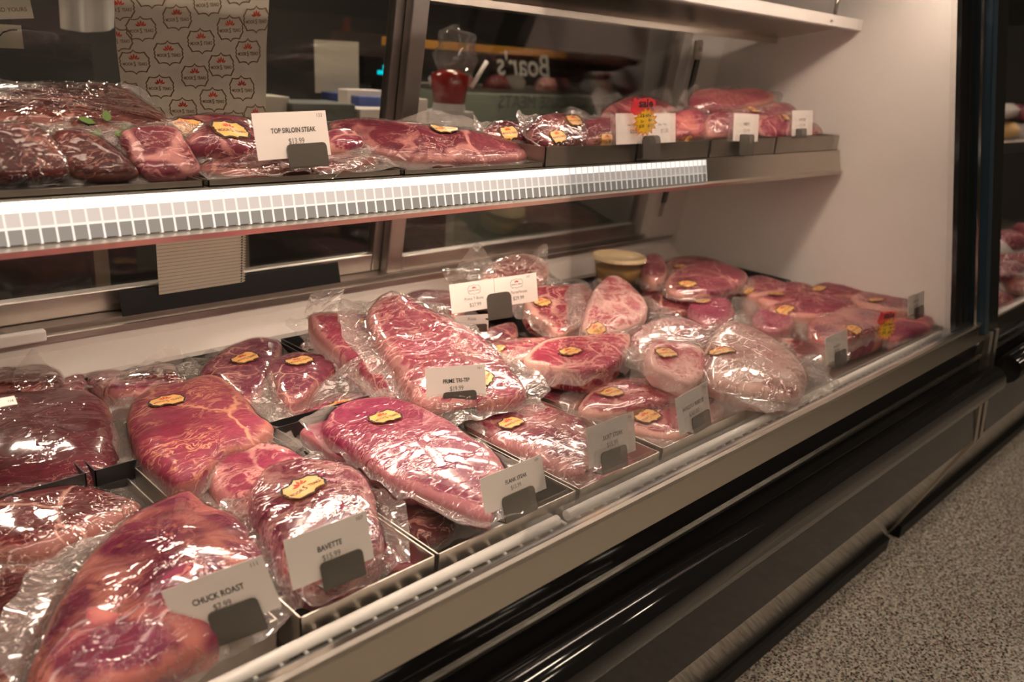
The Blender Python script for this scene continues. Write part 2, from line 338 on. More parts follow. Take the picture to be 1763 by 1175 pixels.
# ------------------------------------------------------------------ setting
XE = 2.12
fl = MB().box(-4, 7, -4, 6, -.05, 0).build('floor', M['floor']); tag(fl, kind='structure')
ce = MB().box(-4, 7, -4, 6, 3.0, 3.05).build('ceiling', M['wall_dark']); tag(ce, kind='structure')
for nm, b in (('wall_back', (-4, 7, 6.0, 6.05, 0, 3.0)), ('wall_front', (-4, 7, -4.05, -4, 0, 3.0)), ('wall_left', (-4.05, -4, -4, 6, 0, 3.0)), ('wall_right', (7, 7.05, -4, 6, 0, 3.0))):
    tag(boxo(nm, b, M['wall_dark']), kind='structure')

# ------------------------------------------------------------------ the display case
def case(x0, x1, root, main):
    W = M
    # lower body, mirrored kick plate sloping under
    MB().prism([(.503, .563), (.470, .36), (.56, .36), (.56, .563)], x0, x1).build('lower_panel', W['black_gloss'], root)
    MB().prism([(.472, .358), (.612, .032), (.70, .032), (.70, .358)], x0, x1).build('kick_plate', W['steel_mirror'], root)
    MB().prism([(.600, 0), (.598, .034), (.606, .036), (.64, .036), (.64, 0)], x0, x1).build('toe_shadow_strip', W['black_matte'], root)  # black strip added as the dark contact shadow under the overhang
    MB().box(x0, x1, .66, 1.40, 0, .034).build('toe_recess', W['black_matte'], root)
    tb = MB(); ring = [(.459+.030*math.cos(a*PI/8), .525+.033*math.sin(a*PI/8)) for a in range(16)]
    tb.prism(ring, x0, x1-.03, 0, True); tb.build('bumper_tube', W['black_gloss'], root)
    MB().box(x0, x1, .496, .505, .562, .567).build('bumper_trim', W['steel'], root)
    MB().prism([(.500, .567), (.500, .607), (.515, .607), (.515, .567)], x0, x1).build('black_band', W['black_gloss'], root)
    MB().prism([(.497, .607), (.505, .642), (.525, .642), (.525, .607)], x0, x1).build('steel_nose', W['steel_mirror'], root)
    MB().prism([(.505, .642), (.505, .648), (.512, .648), (.512, .642)], x0, x1).build('nose_lip', W['steel'], root)
    MB().prism([(.512, .640), (.512, .645), (.528, .630), (.548, .614), (.560, .606), (.578, .596), (.578, .57), (.512, .57)], x0, x1).build('glass_gutter', W['gutter'], root)
    MB().prism([(.556, .50), (.556, .575), (.575, .575), (.59, .53), (1.45, .53), (1.45, .50)], x0, x1).build('case_tank', W['white_panel'], root)
    MB().prism([(.512, .637), (.665, 1.40), (.671, 1.40), (.518, .637)], x0, x1).build('front_glass', W['glass'], root)
    MB().box(x0, x1, .62, 1.50, 1.44, 1.50).build('canopy', W['black_matte'], root)
    # back: sill, ledge track and slanted window frames
    MB().prism([(1.335, .53), (1.335, .625), (1.38, .655), (1.38, .672), (1.46, .672), (1.46, .53)], x0, x1).build('rear_sill', W['white_panel'], root)
    MB().prism([(1.372, .672), (1.372, .682), (1.378, .682), (1.378, .676), (1.395, .676), (1.395, .690), (1.46, .690), (1.46, .672)], x0, x1).build('window_track', W['alum'], root)

case1 = empty('display_case', (0, .5, 0), 'long refrigerated meat counter with sloped glass, black front and chrome trim', 'display case')
case1.location = (0, 0, 0)
case(-.9, 2.07, case1, True)
# rear sliding windows: plane from (1.40,.69) to (1.32,1.30)
def wy(z, off=0.0): return 1.405-(z-.69)*.13+off
def wframe(x0, x1, z0, z1, off, name, pane=True, fw=.040, mat=None):
    mat = mat or M['alum']
    mb = MB()
    def bar(a0, a1, c0, c1):
        t = .012
        vs = []
        for x in (a0, a1):
            for z in (c0, c1):
                vs += [(x, wy(z, off), z), (x, wy(z, off)+t*2, z)]
        mb.add(vs, [(0, 2, 3, 1), (4, 5, 7, 6), (0, 4, 6, 2), (1, 3, 7, 5), (0, 1, 5, 4), (2, 6, 7, 3)])
    bar(x0, x0+fw, z0, z1); bar(x1-fw, x1, z0, z1); bar(x0+fw, x1-fw, z0, z0+fw); bar(x0+fw, x1-fw, z1-fw, z1)
    o = mb.build(name, mat, case1, .003)
    p = MB(); a, b, c, d = x0+fw*.8, x1-fw*.8, z0+fw*.8, z1-fw*.8
    for dy in (.010, .014):
        p.face([(a, wy(c, off)+dy, c), (b, wy(c, off)+dy, c), (b, wy(d, off)+dy, d), (a, wy(d, off)+dy, d)])
    p.build('window_pane', M['glass_back'], o)
    return o
wframe(-.85, 1.075, .690, 1.36, .026, 'sliding_window')
wframe(1.055, 1.955, .684, 1.36, 0.0, 'sliding_window')
MB().prism([(1.39, .69), (1.40, .73), (1.402, .73), (1.392, .69)], .50, .93).build('black_tape', M['black_matte'], case1)
hb = MB().box(.25, .372, 1.352, 1.368, .682, .700); hb.build('window_latch', M['white_coat'], case1, .003)
# end wall and corner column
MB().prism([(.545, .50), (.548, .66), (.70, 1.42), (1.46, 1.42), (1.46, .50)], XE, XE+.03).build('end_panel', M['white_panel'], case1)
MB().prism([(1.395, .62), (1.30, 1.36), (1.30, 1.40), (1.46, 1.40), (1.46, .62)], 1.965, XE).build('corner_panel', M['white_panel'], case1)
# black border of the glass at its end, chrome clip, blue upright and black post
MB().prism([(.522, .640), (.6745, 1.40), (.684, 1.40), (.532, .640)], 1.915, 2.07).build('end_trim', M['black_gloss'], case1)
MB().prism([(.494, .62), (.650, 1.40), (.668, 1.40), (.512, .62)], 2.035, 2.062).build('blue_upright', M['blue_trim'], case1)
MB().prism([(.500, .62), (.655, 1.40), (.73, 1.40), (.58, .62)], 2.07, 2.15).build('black_upright', M['black_gloss'], case1)
MB().prism([(.502, .645), (.655, 1.40), (.660, 1.40), (.507, .645)], 1.985, 1.991).build('chrome_strip', M['steel_mirror'], case1)
st = MB()
for q0 in (2.072, 2.112): st.prism([(.492, .62), (.468, .355), (.612, .03), (.64, .03), (.50, .36), (.52, .62)], q0, q0+.022)
st.build('joint_strip', M['steel'], case1)
MB().prism([(.496, .62), (.474, .357), (.616, .03), (.66, .03), (.52, .36), (.54, .62)], 2.094, 2.112).build('joint_gasket', M['black_matte'], case1)
# shelf standard slots and brackets
def standard(x, y0, z0, z1, y1):
    mb = MB().prism([(y0, z0), (y1, z1), (y1+.02, z1), (y0+.02, z0)], x-.006, x+.012, 0)
    return mb.build('shelf_standard', M['steel_dull'], case1)
standard(2.0, 1.378, .74, 1.22, 1.316)
MB().prism([(1.370, .78), (1.316, 1.19), (1.320, 1.19), (1.374, .78)], 1.992, 2.014).build('slot_rail', M['black_matte'], case1)
bk = MB(); bk.prism([(1.335, .99), (1.35, .83), (1.32, .83), (1.06, .972), (1.06, .98), (1.335, .98)], 1.970, 1.975); bk.build('shelf_bracket', M['white_panel'], case1)
boxo('bracket_plate', (1.935, 1.968, 1.285, 1.292, 1.17, 1.215), M['steel'], case1, .001)
MB().tube([(1.952, 1.285, 1.195), (1.952, 1.280, 1.195)], .006).build('bracket_screw', M['steel_mirror'], case1)
# main shelf
sh = MB(); sh.box(-.9, 2.11, 0.9487, 1.30, 0.966, 0.974); shelf_o = sh.build('shelf', M['steel_dull'], case1)
MB().prism([(0.954, 0.9755), (0.937, 0.9757), (0.9268, 0.9300), (0.9188, 0.9265), (0.9230, 0.9190), (0.9593, 0.9190), (0.9593, 0.9755)], -.9, 2.11).build('shelf_nose', M['steel'], shelf_o)
MB().prism([(1.0, 0.9190), (1.0, 0.9150), (1.0812, 0.9150), (1.0812, 0.9190)], -.9, 2.11).build('shelf_underside', M['steel'], shelf_o)
# lamp on the nose: housing, core, ribbed lens
LX0, LX1 = -.88, 1.4946
def nose(t, off): # t 0 top .. 1 bottom on the face
    a = Vector((0, 0.9365, 0.9741)); b = Vector((0, 0.9262, 0.9305)); p = a.lerp(b, t); return (p.y-off, p.z)
def strip(t0, t1, x0, x1, off, th=.002):
    (y0, z0), (y1, z1) = nose(t0, off), nose(t1, off)
    return [(y0, z0), (y1, z1), (y1+th, z1), (y0+th, z0)]
lampo = MB().prism(strip(.02, .26, 0, 0, .0022), LX0, LX1).build('shelf_lamp', M['led_core'], case1)
MB().prism(strip(.02, .60, 0, 0, .001), LX0, LX1).build('lamp_lens', M['led_cell'], lampo)
MB().prism(strip(.62, .97, 0, 0, .001), LX0, LX1).build('lamp_lens', M['led_cell_low'], lampo)
rb = MB(); x = LX0
while x < LX1:
    rb.prism(strip(.02, .985, 0, 0, .0026), x, x+.0018); x += .0154
rb.prism(strip(.585, .635, 0, 0, .0026), LX0, LX1)
rb.build('lamp_ribs', M['led_rib'], lampo)
# lamp tube under the shelf nose lights the deck
MB().box(.30, LX1+.36, 0.960, 0.998, 0.9160, 0.9185).build('under_shelf_lamp', M['led'], case1)
# upper shelf: bright front edge, reflecting underside
MB().prism([(0.9381, 1.2587), (0.9381, 1.2831), (0.9519, 1.2831), (0.9519, 1.2587)], -.9, 2.11).build('upper_shelf_edge', M['white_panel'], case1, .0015)
MB().prism([(0.9519, 1.2715), (1.1554, 1.2350), (1.1554, 1.2400), (0.9519, 1.2765)], -.9, 2.11).build('upper_shelf', M['steel_soft'], case1)
MB().prism([(1.1554, 1.2227), (1.1554, 1.246), (1.166, 1.246), (1.166, 1.2227)], -.9, 2.11).build('upper_shelf_back_edge', M['steel'], case1)
MB().box(-.88, 2.02, 0.9525, 0.9620, 1.2655, 1.2690).build('upper_shelf_lamp', M['led_small'], case1)
MB().tube([(1.94, .9376, 1.269), (1.94, .933, 1.269)], .003).build('shelf_screw', M['steel_dull'], case1)
MB().tube([(2.01, .965, 1.283), (2.01, .965, 1.345)], .005).build('hanger', M['steel'], case1)
# canopy lamp above the glass
MB().box(-.9, .95, .715, .780, 1.405, 1.415).build('canopy_lamp', M['led_top'], case1)
MB().box(1.05, 2.05, .715, .780, 1.405, 1.415).build('canopy_lamp', M['led_end'], case1)
MB().box(-.9, 2.08, .70, .79, 1.415, 1.44).build('canopy_lamp_housing', M['white_panel'], case1)

case2 = empty('display_case', (0, 0, 0), 'neighbouring black-fronted counter of wrapped goods beyond the dark upright post at right', 'display case')
case(2.15, 4.6, case2, False)
MB().box(2.15, 4.6, .88, 1.26, .955, .985).build('shelf', M['steel_dull'], case2)
MB().prism([(.88, .955), (.88, .985), (.872, .98), (.866, .945)], 2.15, 4.6).build('shelf_nose', M['steel'], case2)
MB().box(2.2, 4.5, .715, .780, 1.405, 1.415).build('canopy_lamp', M['led_top'], case2)
MB().box(2.2, 4.5, .92, .94, .948, .954).build('under_shelf_lamp', M['led'], case2)
MB().box(2.15, 4.6, 1.36, 1.40, .69, 1.44).build('rear_panel', M['wall_dark'], case2)

# ------------------------------------------------------------------ white wire deck rack, trays
rk = empty('wire_rack', (0, 0, 0), 'white coated wire rack running along the front of the deck under the metal trays', 'wire rack')
MB().tube([(-.8, .582, .604), (.705, .582, .604)], .0068, 12).build('front_rail', M['white_coat'], rk)
MB().tube([(.722, .582, .604), (2.02, .582, .604)], .0068, 12).build('front_rail', M['white_coat'], rk)
wr = MB(); x = -.78
while x < 1.93:
    wr.tube([(x, .5735, .5985), (x, .592, .5985), (x, .612, .5655), (x, 1.32, .5655)], .0022, 6); x += .0262
o = wr.build('cross_wires', M['white_coat'], rk); o['kind'] = 'stuff'
def tray(x0, x1, y0, y1, z0, z1, label, mat=None, group=None, inner=None):
    t = .0016; mb = MB()
    mb.box(x0, x1, y0, y1, z0, z0+t, 1)
    mb.box(x0, x1, y0, y0+t, z0, z1, 0); mb.box(x0, x1, y1-t, y1, z0, z1, 1)
    mb.box(x0, x0+t, y0, y1, z0, z1, 0); mb.box(x1-t, x1, y0, y1, z0, z1, 0)
    o = mb.build('meat_tray', [mat or M['steel'], inner or M['tray_black']])
    return tag(o, label, 'tray', group)
TZ0, TZ1 = .569, .620
TRX = [(.085, .345), (.354, .522), (.526, .757), (.763, .940), (.946, 1.178)]
TL = ['steel tray at the front left holding the large chuck roast', 'steel tray behind the bavette price card', 'steel tray with the long flank steak slab hanging over it',
      'steel tray of skirt steak with the central dividing wall on its right', 'deep steel tray of wagyu steaks in front of the thick porterhouse']
for (a, b), lb in zip(TRX, TL):
    z1 = TZ1+.004 if b > 1.1 else (TZ1-.012 if a < .1 else TZ1)
    tray(a, b, .598 if a > .1 else .625, .99, TZ0, z1, lb, None, 'trays on the deck')
tray(1.186, 2.09, .598, .96, TZ0, .604, 'long low tray in front of the far steaks by the white end wall', M['steel_dull'], 'trays on the deck', inner=M['steel_dull'])
BT = [(-.30, .30), (.31, .74), (.75, 1.13), (1.14, 2.10)]
BL = ['black tray at the back left under the wrapped roasts', 'black tray at the back below the notebook paper', 'black tray at the back under the two long tri-tips', 'black tray at the back right under the ribeyes by the tub']
for (a, b), lb in zip(BT, BL): tray(a, b, 1.0, 1.315, TZ0, .625, lb, M['tray_black'], 'trays on the deck')
# shelf trays (low fronts at left, tall fronts at right)
STX = [(-.318, .442, .9835), (.448, .729, .9835), (.735, 1.02, .983), (1.024, 1.267, 1.008), (1.272, 1.51, 1.010), (1.516, 1.781, 1.011), (1.786, 2.104, 1.012)]
SL = ['low-fronted shelf tray under the shiny heap at upper left', 'shelf tray with the top sirloin card in front', 'shelf tray under the long pale-edged cut', 'tall-fronted shelf tray left of the sale card holder',
      'tall-fronted shelf tray below the sale sign', 'tall-fronted shelf tray holding the ribeye card', 'last shelf tray before the white end wall']
for (a, b, z), lb in zip(STX, SL): tray(a, b, .9418, 1.27, .9755, z, lb, M['steel_dull'], 'trays on the shelf')

# ------------------------------------------------------------------ price cards
def card(pts, Yl, Yr, lean, lines, label, logo=(), holder=(.36, .40), hz=None, tag_num=None, divider=False, holder_label=None, hx=.52):
    """pts: pixel corners TL, TR, BL (of the standing card)."""
    BLp = atY(*pts[2], Yl); TRp = atY(*pts[1], Yr+lean); TLp = atY(*pts[0], Yl+lean)
    u = TRp-TLp; w = u.length; u.normalize(); v = (TLp-BLp); v -= u*v.dot(u); h = v.length; v.normalize(); n = u.cross(v)
    # n must face the camera
    mw = Matrix(((u.x, v.x, n.x, BLp.x), (u.y, v.y, n.y, BLp.y), (u.z, v.z, n.z, BLp.z), (0, 0, 0, 1)))
    mb = MB(); mb.box(0, w, 0, h, -.0006, 0)
    for s, cx, cy, size, b in lines: put_text(mb, s, cx*w, cy*h, size*h, 1 if b else 2, .0003, bold=.018 if b else 0, cond=.82)
    for cx, cy, sz in logo: put_logo(mb, cx*w, cy*h, sz*h, 2, 3, None)
    if tag_num: put_text(mb, tag_num, .90*w, .90*h, .11*h, 2, .0003)
    if divider: mb.box(.5*w-.0003, .5*w+.0003, 0, h, 0, .0002, 2)
    o = mb.build('price_card', [M['card'], M['ink'], M['ink_grey'], M['ink_red']], None, 0, mw)
    tag(o, label, 'price card', 'price cards')
    if holder:
        hb = MB(); a = (hx-holder[0]/2)*w; b = (hx+holder[0]/2)*w; top = holder[1]*h; bot = -.22*h if hz is None else hz*h
        q = .05*w
        pl = [(a, bot), (b, bot), (b, top-q), (b-q*.35, top-q*.25), (b-q, top), (a+q, top), (a+q*.35, top-q*.25), (a, top-q)]
        f = [(x, y, .0032) for x, y in pl]; g = [(x, y, .0010) for x, y in pl]; k = len(pl)
        hb.add(f+g, [tuple(range(k)), tuple(range(2*k-1, k-1, -1))]+[(i, (i+1) % k, k+(i+1) % k, k+i) for i in range(k)])
        hb.box(a, b, bot-.001, bot+.001, -.014, .0032)
        ho = hb.build('card_holder', M['holder'], None, 0, mw)
        tag(ho, holder_label or ('grey clip at the foot of the '+' '.join(label.replace('price ', '').split()[:7])), 'card holder', 'grey card clips')
    return o
def put_logo(mb, cx, cy, s, mi, mr, fn, rot=0.0, txt=True, line=.055, z=.0004, mt=None):
    c, n_ = math.cos(rot), math.sin(rot)
    def T(x, y, zz=z):
        X, Y = cx+(x*c-y*n_)*s, cy+(x*n_+y*c)*s
        return (X, Y, zz) if fn is None else fn(X, Y, zz)
    k = len(PLQ)
    vs = [T(x, y) for x, y in PLQ]+[T(x*(1-line), y*(1-line*1.3)) for x, y in PLQ]
    mb.add(vs, [(i, (i+1) % k, k+(i+1) % k, k+i) for i in range(k)], mi)
    for pl in FLOWER: mb.add([T(x*1.0, y*1.0+.16, z) for x, y in pl], [(0, 1, 2, 3)], mr)
    if txt:
        for s_, dx, sz in (('MOOR', -.47, .26), ('S', -.02, .38), ('TEAKS', .47, .26)):
            vs, fs = text_geo(s_, .02, 0)
            mb.add([T(x*sz*.82+dx, y*sz-.12) for x, y, _ in vs], fs, mi if mt is None else mt)

def pc(title, price, tsz=.15, psz=.17): return [(title, .5, .56, tsz, True), (price, .5, .33+.03, psz, False)]
card([(297, 1012), (470, 950), (315, 1108)], .645, .600, .012, [('CHUCK ROAST', .48, .60, .155, True), ('$7.99', .48, .40, .17, False)], 'price card reading CHUCK ROAST $7.99 on a dark clip', tag_num='111', holder=(.50, .36), hz=-.25, hx=.56)
card([(492, 930), (634, 878), (504, 1018)], .610, .600, .012, [('BAVETTE', .50, .58, .155, True), ('$15.99', .50, .38, .17, False)], 'price card reading BAVETTE $15.99 in front of the stickered pack', tag_num='107', holder=(.52, .32), hz=-.22, hx=.60)
card([(837, 821), (942, 778), (836, 888)], .604, .600, .012, [('FLANK STEAK', .54, .62, .155, True), ('$15.99', .52, .42, .17, False)], 'price card reading FLANK STEAK $15.99', tag_num='109', holder=(.52, .28), hz=-.42, hx=.52)
card([(1009, 738), (1090, 709), (1015, 808)], .604, .600, .012, [('SKIRT STEAK', .52, .60, .155, True), ('$15.99', .50, .40, .18, False)], 'price card reading SKIRT STEAK $15.99', tag_num='108', holder=(.54, .28), hz=-.25, hx=.50)
card([(1168, 684), (1222, 654), (1171, 752)], .604, .600, .012, [('WAGYU RIBEYE', .50, .60, .145, True), ('$50.00', .50, .40, .18, False)], 'price card reading WAGYU RIBEYE $50.00', tag_num='162', holder=(.56, .30), hz=-.12, hx=.66)
card([(1422, 582), (1460, 566), (1422, 628)], .604, .600, .010, [('Prime Rib Eye', .50, .52, .12, True), ('$25.00', .50, .34, .17, False)], 'small card reading $25.00 in front of the far low tray', holder=(.50, .30), hz=-.25, hx=.62)
card([(729, 635), (832, 627), (735, 696)], .86, .83, .015, [('PRIME TRI-TIP', .50, .58, .165, True), ('$19.99', .50, .36, .19, False)], 'price card reading PRIME TRI-TIP $19.99 at the foot of the tri-tips', tag_num='161', holder=(.56, .28), hz=-.45, hx=.54)
card([(771, 491), (921, 470), (778, 541)], 1.06, 1.00, .010, [('Prime T-Bone', .26, .42, .15, False), ('$27.99', .27, .20, .19, False), ('Prime Porterhouse', .73, .42, .15, False), ('$29.99', .77, .20, .19, False)],
     'double card reading T-Bone $27.99 and Porterhouse $29.99', logo=((.27, .72, .24), (.76, .72, .24)), divider=True, holder=(.28, .50), hz=-.40, hx=.54, tag_num='107')
card([(780, 545), (838, 541), (783, 572)], 1.10, 1.08, .004, [('Prime', .5, .74, .30, False)], 'grey half-hidden card below the double card', holder=(.56, .40), hz=-.05, hx=.66)
card([(436, 195), (563, 190), (445, 277)], .937, .935, .010, [('TOP SIRLOIN STEAK', .52, .60, .15, True), ('$13.99', .54, .36, .18, False)], 'price card reading TOP SIRLOIN STEAK $13.99 on the upper shelf', tag_num='132', holder=(.55, .30), hz=-.22, hx=.66)
card([(1053, 195), (1157, 195), (1061, 249)], .937, .935, .008, [('Filet Mignon', .26, .62, .14, False), ('$20.00', .28, .40, .19, False), ('New York', .76, .62, .14, False), ('$15.00', .80, .40, .19, False)], 'white shelf card partly covered by the sale sticker', holder=(.30, .26), hz=-.52, hx=.56)
card([(1262, 194), (1305, 197), (1262, 243)], .937, .935, .008, [('RIBEYE', .50, .62, .155, True), ('$24.99', .52, .38, .18, False)], 'shelf card reading RIBEYE $24.99', holder=(.56, .26), hz=-.50, hx=.52)
card([(1370, 190), (1405, 190), (1363, 234)], .937, .935, .008, [('NY STRIP', .50, .62, .155, True), ('$21.99', .50, .40, .18, False)], 'shelf card reading NY STRIP $21.99 nearest the end wall', holder=(.50, .28), hz=-.08, hx=.42)
card([(1560, 513), (1588, 502), (1563, 545)], .606, .603, .008, [('NEW YORK', .5, .62, .15, True), ('$21.99', .5, .38, .18, False)], 'last deck card, dark printed, beside the white end wall', holder=(.55, .30), hz=-.30, hx=.62)
card([(-12, 688), (28, 681), (-10, 703)], .95, .95, .010, [('114', .76, .45, .40, True)], 'small white tag reading 114 behind the dark roast', holder=None)
# sale stickers
def sale(px, Y, s, label, rotz=0.0):
    c = atY(*px, Y); mw = Matrix.Translation(c) @ Matrix.Rotation(rotz, 4, 'Z') @ Matrix.Rotation(PI/2, 4, 'X')
    root = empty('sale_sign', label=label, cat='sale sign', mw=mw)
    mb = MB(); pts = []; k = 15
    for i in range(2*k):
        a = PI*i/k; r = s*(1.0 if i % 2 == 0 else .72); pts.append((math.cos(a)*r*.85+s*.25, math.sin(a)*r-s*.35))
    f = [(x, y, .0006) for x, y in pts]; g = [(x, y, -.0004) for x, y in pts]; n = len(pts)
    mb.add(f+g, [tuple(range(n)), tuple(range(2*n-1, n-1, -1))]+[(i, (i+1) % n, n+(i+1) % n, n+i) for i in range(n)], 1)
    mb.add([((x-s*.25)*.86+s*.25, (y+s*.35)*.86-s*.35, .0008) for x, y in pts], [tuple(range(n))], 0)
    for t, x, y, z in (('2/$ 6lbd', .2, .05, .30), ('1x', -.02, -.35, .28), ('for', .55, -.22, .26), ('$20', .0, -.65, .28), ('$15', .58, -.58, .28)):
        put_text(mb, t, x*s, y*s, z*s, 2, .001, bold=.02, shear=.2, cond=.8, rot=.1)
    mb.build('star_burst', [M['sale_yellow'], M['sale_orange'], M['ink']], root)
    mb = MB(); th = [(-.95, .95), (-.75, .98), (-.62, .75), (-.2, .95), (.15, 1.05), (.6, 1.0), (.95, .85), (1.0, .35), (.5, .15), (.1, .1), (-.05, -.1), (-.25, -.45), (-.65, -.6), (-1.0, -.4), (-1.1, -.05), (-1.0, .3), (-.92, .6)]
    n = len(th); f = [(x*s*.8, y*s*.7+s*.45, .0022) for x, y in th]; g = [(x, y, .0009) for x, y, _ in f]
    mb.add(f+g, [tuple(range(n)), tuple(range(2*n-1, n-1, -1))]+[(i, (i+1) % n, n+(i+1) % n, n+i) for i in range(n)], 0)
    put_text(mb, 'sale', s*.12, s*.82, s*.72, 1, .0026, bold=.03, cond=.9, rot=.06)
    mb.build('thumb_badge', [M['sale_red'], M['ink']], root)
    return root
sale((1106, 200), .925, .027, 'red thumbs-up sale sign over a yellow star burst on the shelf card', rotz=-.6)
sale((1524, 560), .606, .026, 'faded yellow and red sale tag on the far end of the deck', rotz=-.5)

# ------------------------------------------------------------------ vacuum packed meat
def catmull(pts, m=8):
    out = []; n = len(pts)
    for i in range(n):
        p0, p1, p2, p3 = pts[i-1], pts[i], pts[(i+1) % n], pts[(i+2) % n]
        for j in range(m):
            t = j/m
            out.append(tuple(.5*((2*p1[k])+(-p0[k]+p2[k])*t+(2*p0[k]-5*p1[k]+4*p2[k]-p3[k])*t*t+(-p0[k]+3*p1[k]-3*p2[k]+p3[k])*t**3) for k in (0, 1)))
    return out
NA = 96
PACKS = []
def pack(label, outline, z, up, down, mat='ribeye', tilt=(0, 0), stick=None, srot=0.0, ssz=.026, name='packed_steak', cat='packaged meat', film='film', flap=.028, phi=0.0,
         fatdir=None, group=None, bag=None, rough=.0055, edge=5.0, seed=None, sflip=False):
    """outline: pixels traced on the photograph, laid on a plane of height z tilted by tilt=(rise per m in X, rise per m in Y)."""
    sd = seed if seed is not None else len(PACKS)*3.7+1.3
    nrm = Vector((-tilt[0], -tilt[1], 1)).normalized()
    cxp = sum(p[0] for p in outline)/len(outline); cyp = sum(p[1] for p in outline)/len(outline)
    c0 = atZ(cxp, cyp, z)
    ux = Vector((1, 0, tilt[0])).normalized(); uy = nrm.cross(ux).normalized()
    P3 = [hit(x, y, c0, nrm) for x, y in catmull(outline)]
    P2 = [((p-c0).dot(ux), (p-c0).dot(uy)) for p in P3]
    # centroid by area
    A = cx = cy = 0
    for i in range(len(P2)):
        x0, y0 = P2[i-1]; x1, y1 = P2[i]; k = x0*y1-x1*y0; A += k; cx += (x0+x1)*k; cy += (y0+y1)*k
    cx /= 3*A; cy /= 3*A
    c0 = c0+ux*cx+uy*cy; P2 = [(x-cx, y-cy) for x, y in P2]
    # radius table by ray casting
    R = []
    for i in range(NA):
        a = 2*PI*i/NA; dx, dy = math.cos(a), math.sin(a); best = 0
        for j in range(len(P2)):
            x0, y0 = P2[j-1]; x1, y1 = P2[j]; ex, ey = x1-x0, y1-y0; den = dx*ey-dy*ex
            if abs(den) < 1e-12: continue
            t = (x0*ey-y0*ex)/den; q = (x0*dy-y0*dx)/den
            if t > 0 and -1e-6 <= q <= 1+1e-6: best = max(best, t)
        R.append((best or .02)*(1+.035*noise.noise(Vector((math.cos(a)*2.2+sd, math.sin(a)*2.2, sd)))+.012*noise.noise(Vector((math.cos(a)*9, math.sin(a)*9+sd, sd)))))
    def Rat(a):
        q = (a % (2*PI))/(2*PI)*NA; i = int(q) % NA; f = q-int(q); return R[i]*(1-f)+R[(i+1) % NA]*f
    def bumpz(x, y):
        return rough*(noise.noise(Vector((x*16+sd, y*16, sd)))+.5*noise.noise(Vector((x*40+sd, y*40, sd+5))))
    def H(x, y, off=0.0):
        r = math.hypot(x, y); s = min(r/max(Rat(math.atan2(y, x)), 1e-4), 1.0)
        return up*max(0, 1-s**edge)**.55 + bumpz(x, y)*(1-s**4)+off
    if name == 'packed_steak':
        for kw_, nm_ in (('trimmings', 'packed_trimmings'), ('tri-tip', 'packed_tri_tip'), ('flank', 'packed_flank_steak'), ('skirt', 'packed_skirt_steak'), ('porterhouse', 'packed_porterhouse'), ('ribeye', 'packed_ribeye'), ('roast', 'packed_roast'), ('joint', 'packed_roast')):
            if kw_ in label.split(',')[0][:34]: name = nm_; break
    mw = Matrix(((ux.x, uy.x, nrm.x, c0.x), (ux.y, uy.y, nrm.y, c0.y), (ux.z, uy.z, nrm.z, c0.z), (0, 0, 0, 1)))
    root = empty(name, label=label, cat=cat, group=group, mw=mw)
    PACKS.append(root)
    # meat body
    rings = [0.0, .2, .4, .56, .7, .8, .88, .94, .98, 1.0]; vs = [(0, 0, H(0, 0))]; rim = [0.0]
    fd = fatdir if fatdir is not None else sd
    for s in rings[1:]:
        for i in range(NA):
            a = 2*PI*i/NA; r = R[i]*s; x, y = r*math.cos(a), r*math.sin(a)
            vs.append((x, y, H(x, y))); m_ = .5+.5*math.cos(a-fd)
            rim.append(min(1, (s**5)*(.42+.75*m_)))
    for s, zz in ((.985, -.5), (.955, -.85), (.88, -1.0)):
        for i in range(NA):
            a = 2*PI*i/NA; r = R[i]*s*(1+.012*math.sin(a*9+sd)); vs.append((r*math.cos(a), r*math.sin(a), zz*down)); rim.append(.25+.5*(.5+.5*math.cos(a-fd))**2)
    fs = [(0, 1+i, 1+(i+1) % NA) for i in range(NA)]
    nr = len(rings)-1+3
    for k in range(nr-1):
        b0 = 1+k*NA; b1 = b0+NA
        for i in range(NA): j = (i+1) % NA; fs.append((b0+i, b1+i, b1+j, b0+j))
    fs.append(tuple(1+(nr-1)*NA+i for i in range(NA))[::-1])
    mb = MB(); mb.add(vs, fs, 0, True); o = mb.build('meat', MM[mat], root); o.matrix_parent_inverse = Matrix()
    at = o.data.attributes.new('rim', 'FLOAT', 'POINT'); at.data.foreach_set('value', rim)
    if film == 'film' and mat in ('smooth', 'purple', 'flank', 'streak', 'strip', 'ribeye'): film = 'film_smooth'
    # film pouch: hugs the meat, then a sealed flange shaped like a rectangular bag
    if film:
        c_, s_ = math.cos(phi), math.sin(phi)
        xs = [R[i]*math.cos(2*PI*i/NA-phi) for i in range(NA)]; ys = [R[i]*math.sin(2*PI*i/NA-phi) for i in range(NA)]
        if bag: hx0, hx1, hy0, hy1 = bag
        else:
            rnd = random.Random(sd); hx0 = -min(xs)+flap*rnd.uniform(.2, .6); hx1 = max(xs)+flap*rnd.uniform(.4, 1.3); hy0 = -min(ys)+flap*.25; hy1 = max(ys)+flap*rnd.uniform(.2, .7)
        vs = [(0, 0, H(0, 0, .0012))]; fr = [0.0]; crs = [0.0]
        sr = [.25, .5, .7, .84, .93, 1.0]
        for s in sr:
            for i in range(NA):
                a = 2*PI*i/NA; r = R[i]*s; x, y = r*math.cos(a), r*math.sin(a)
                w = .0012+.0016*abs(noise.noise(Vector((x*60, y*60, sd))))
                vs.append((x*(1+.002/max(r, .01)*s), y*(1+.002/max(r, .01)*s), H(x, y, w))); fr.append(0.0); crs.append(.8*s**4)
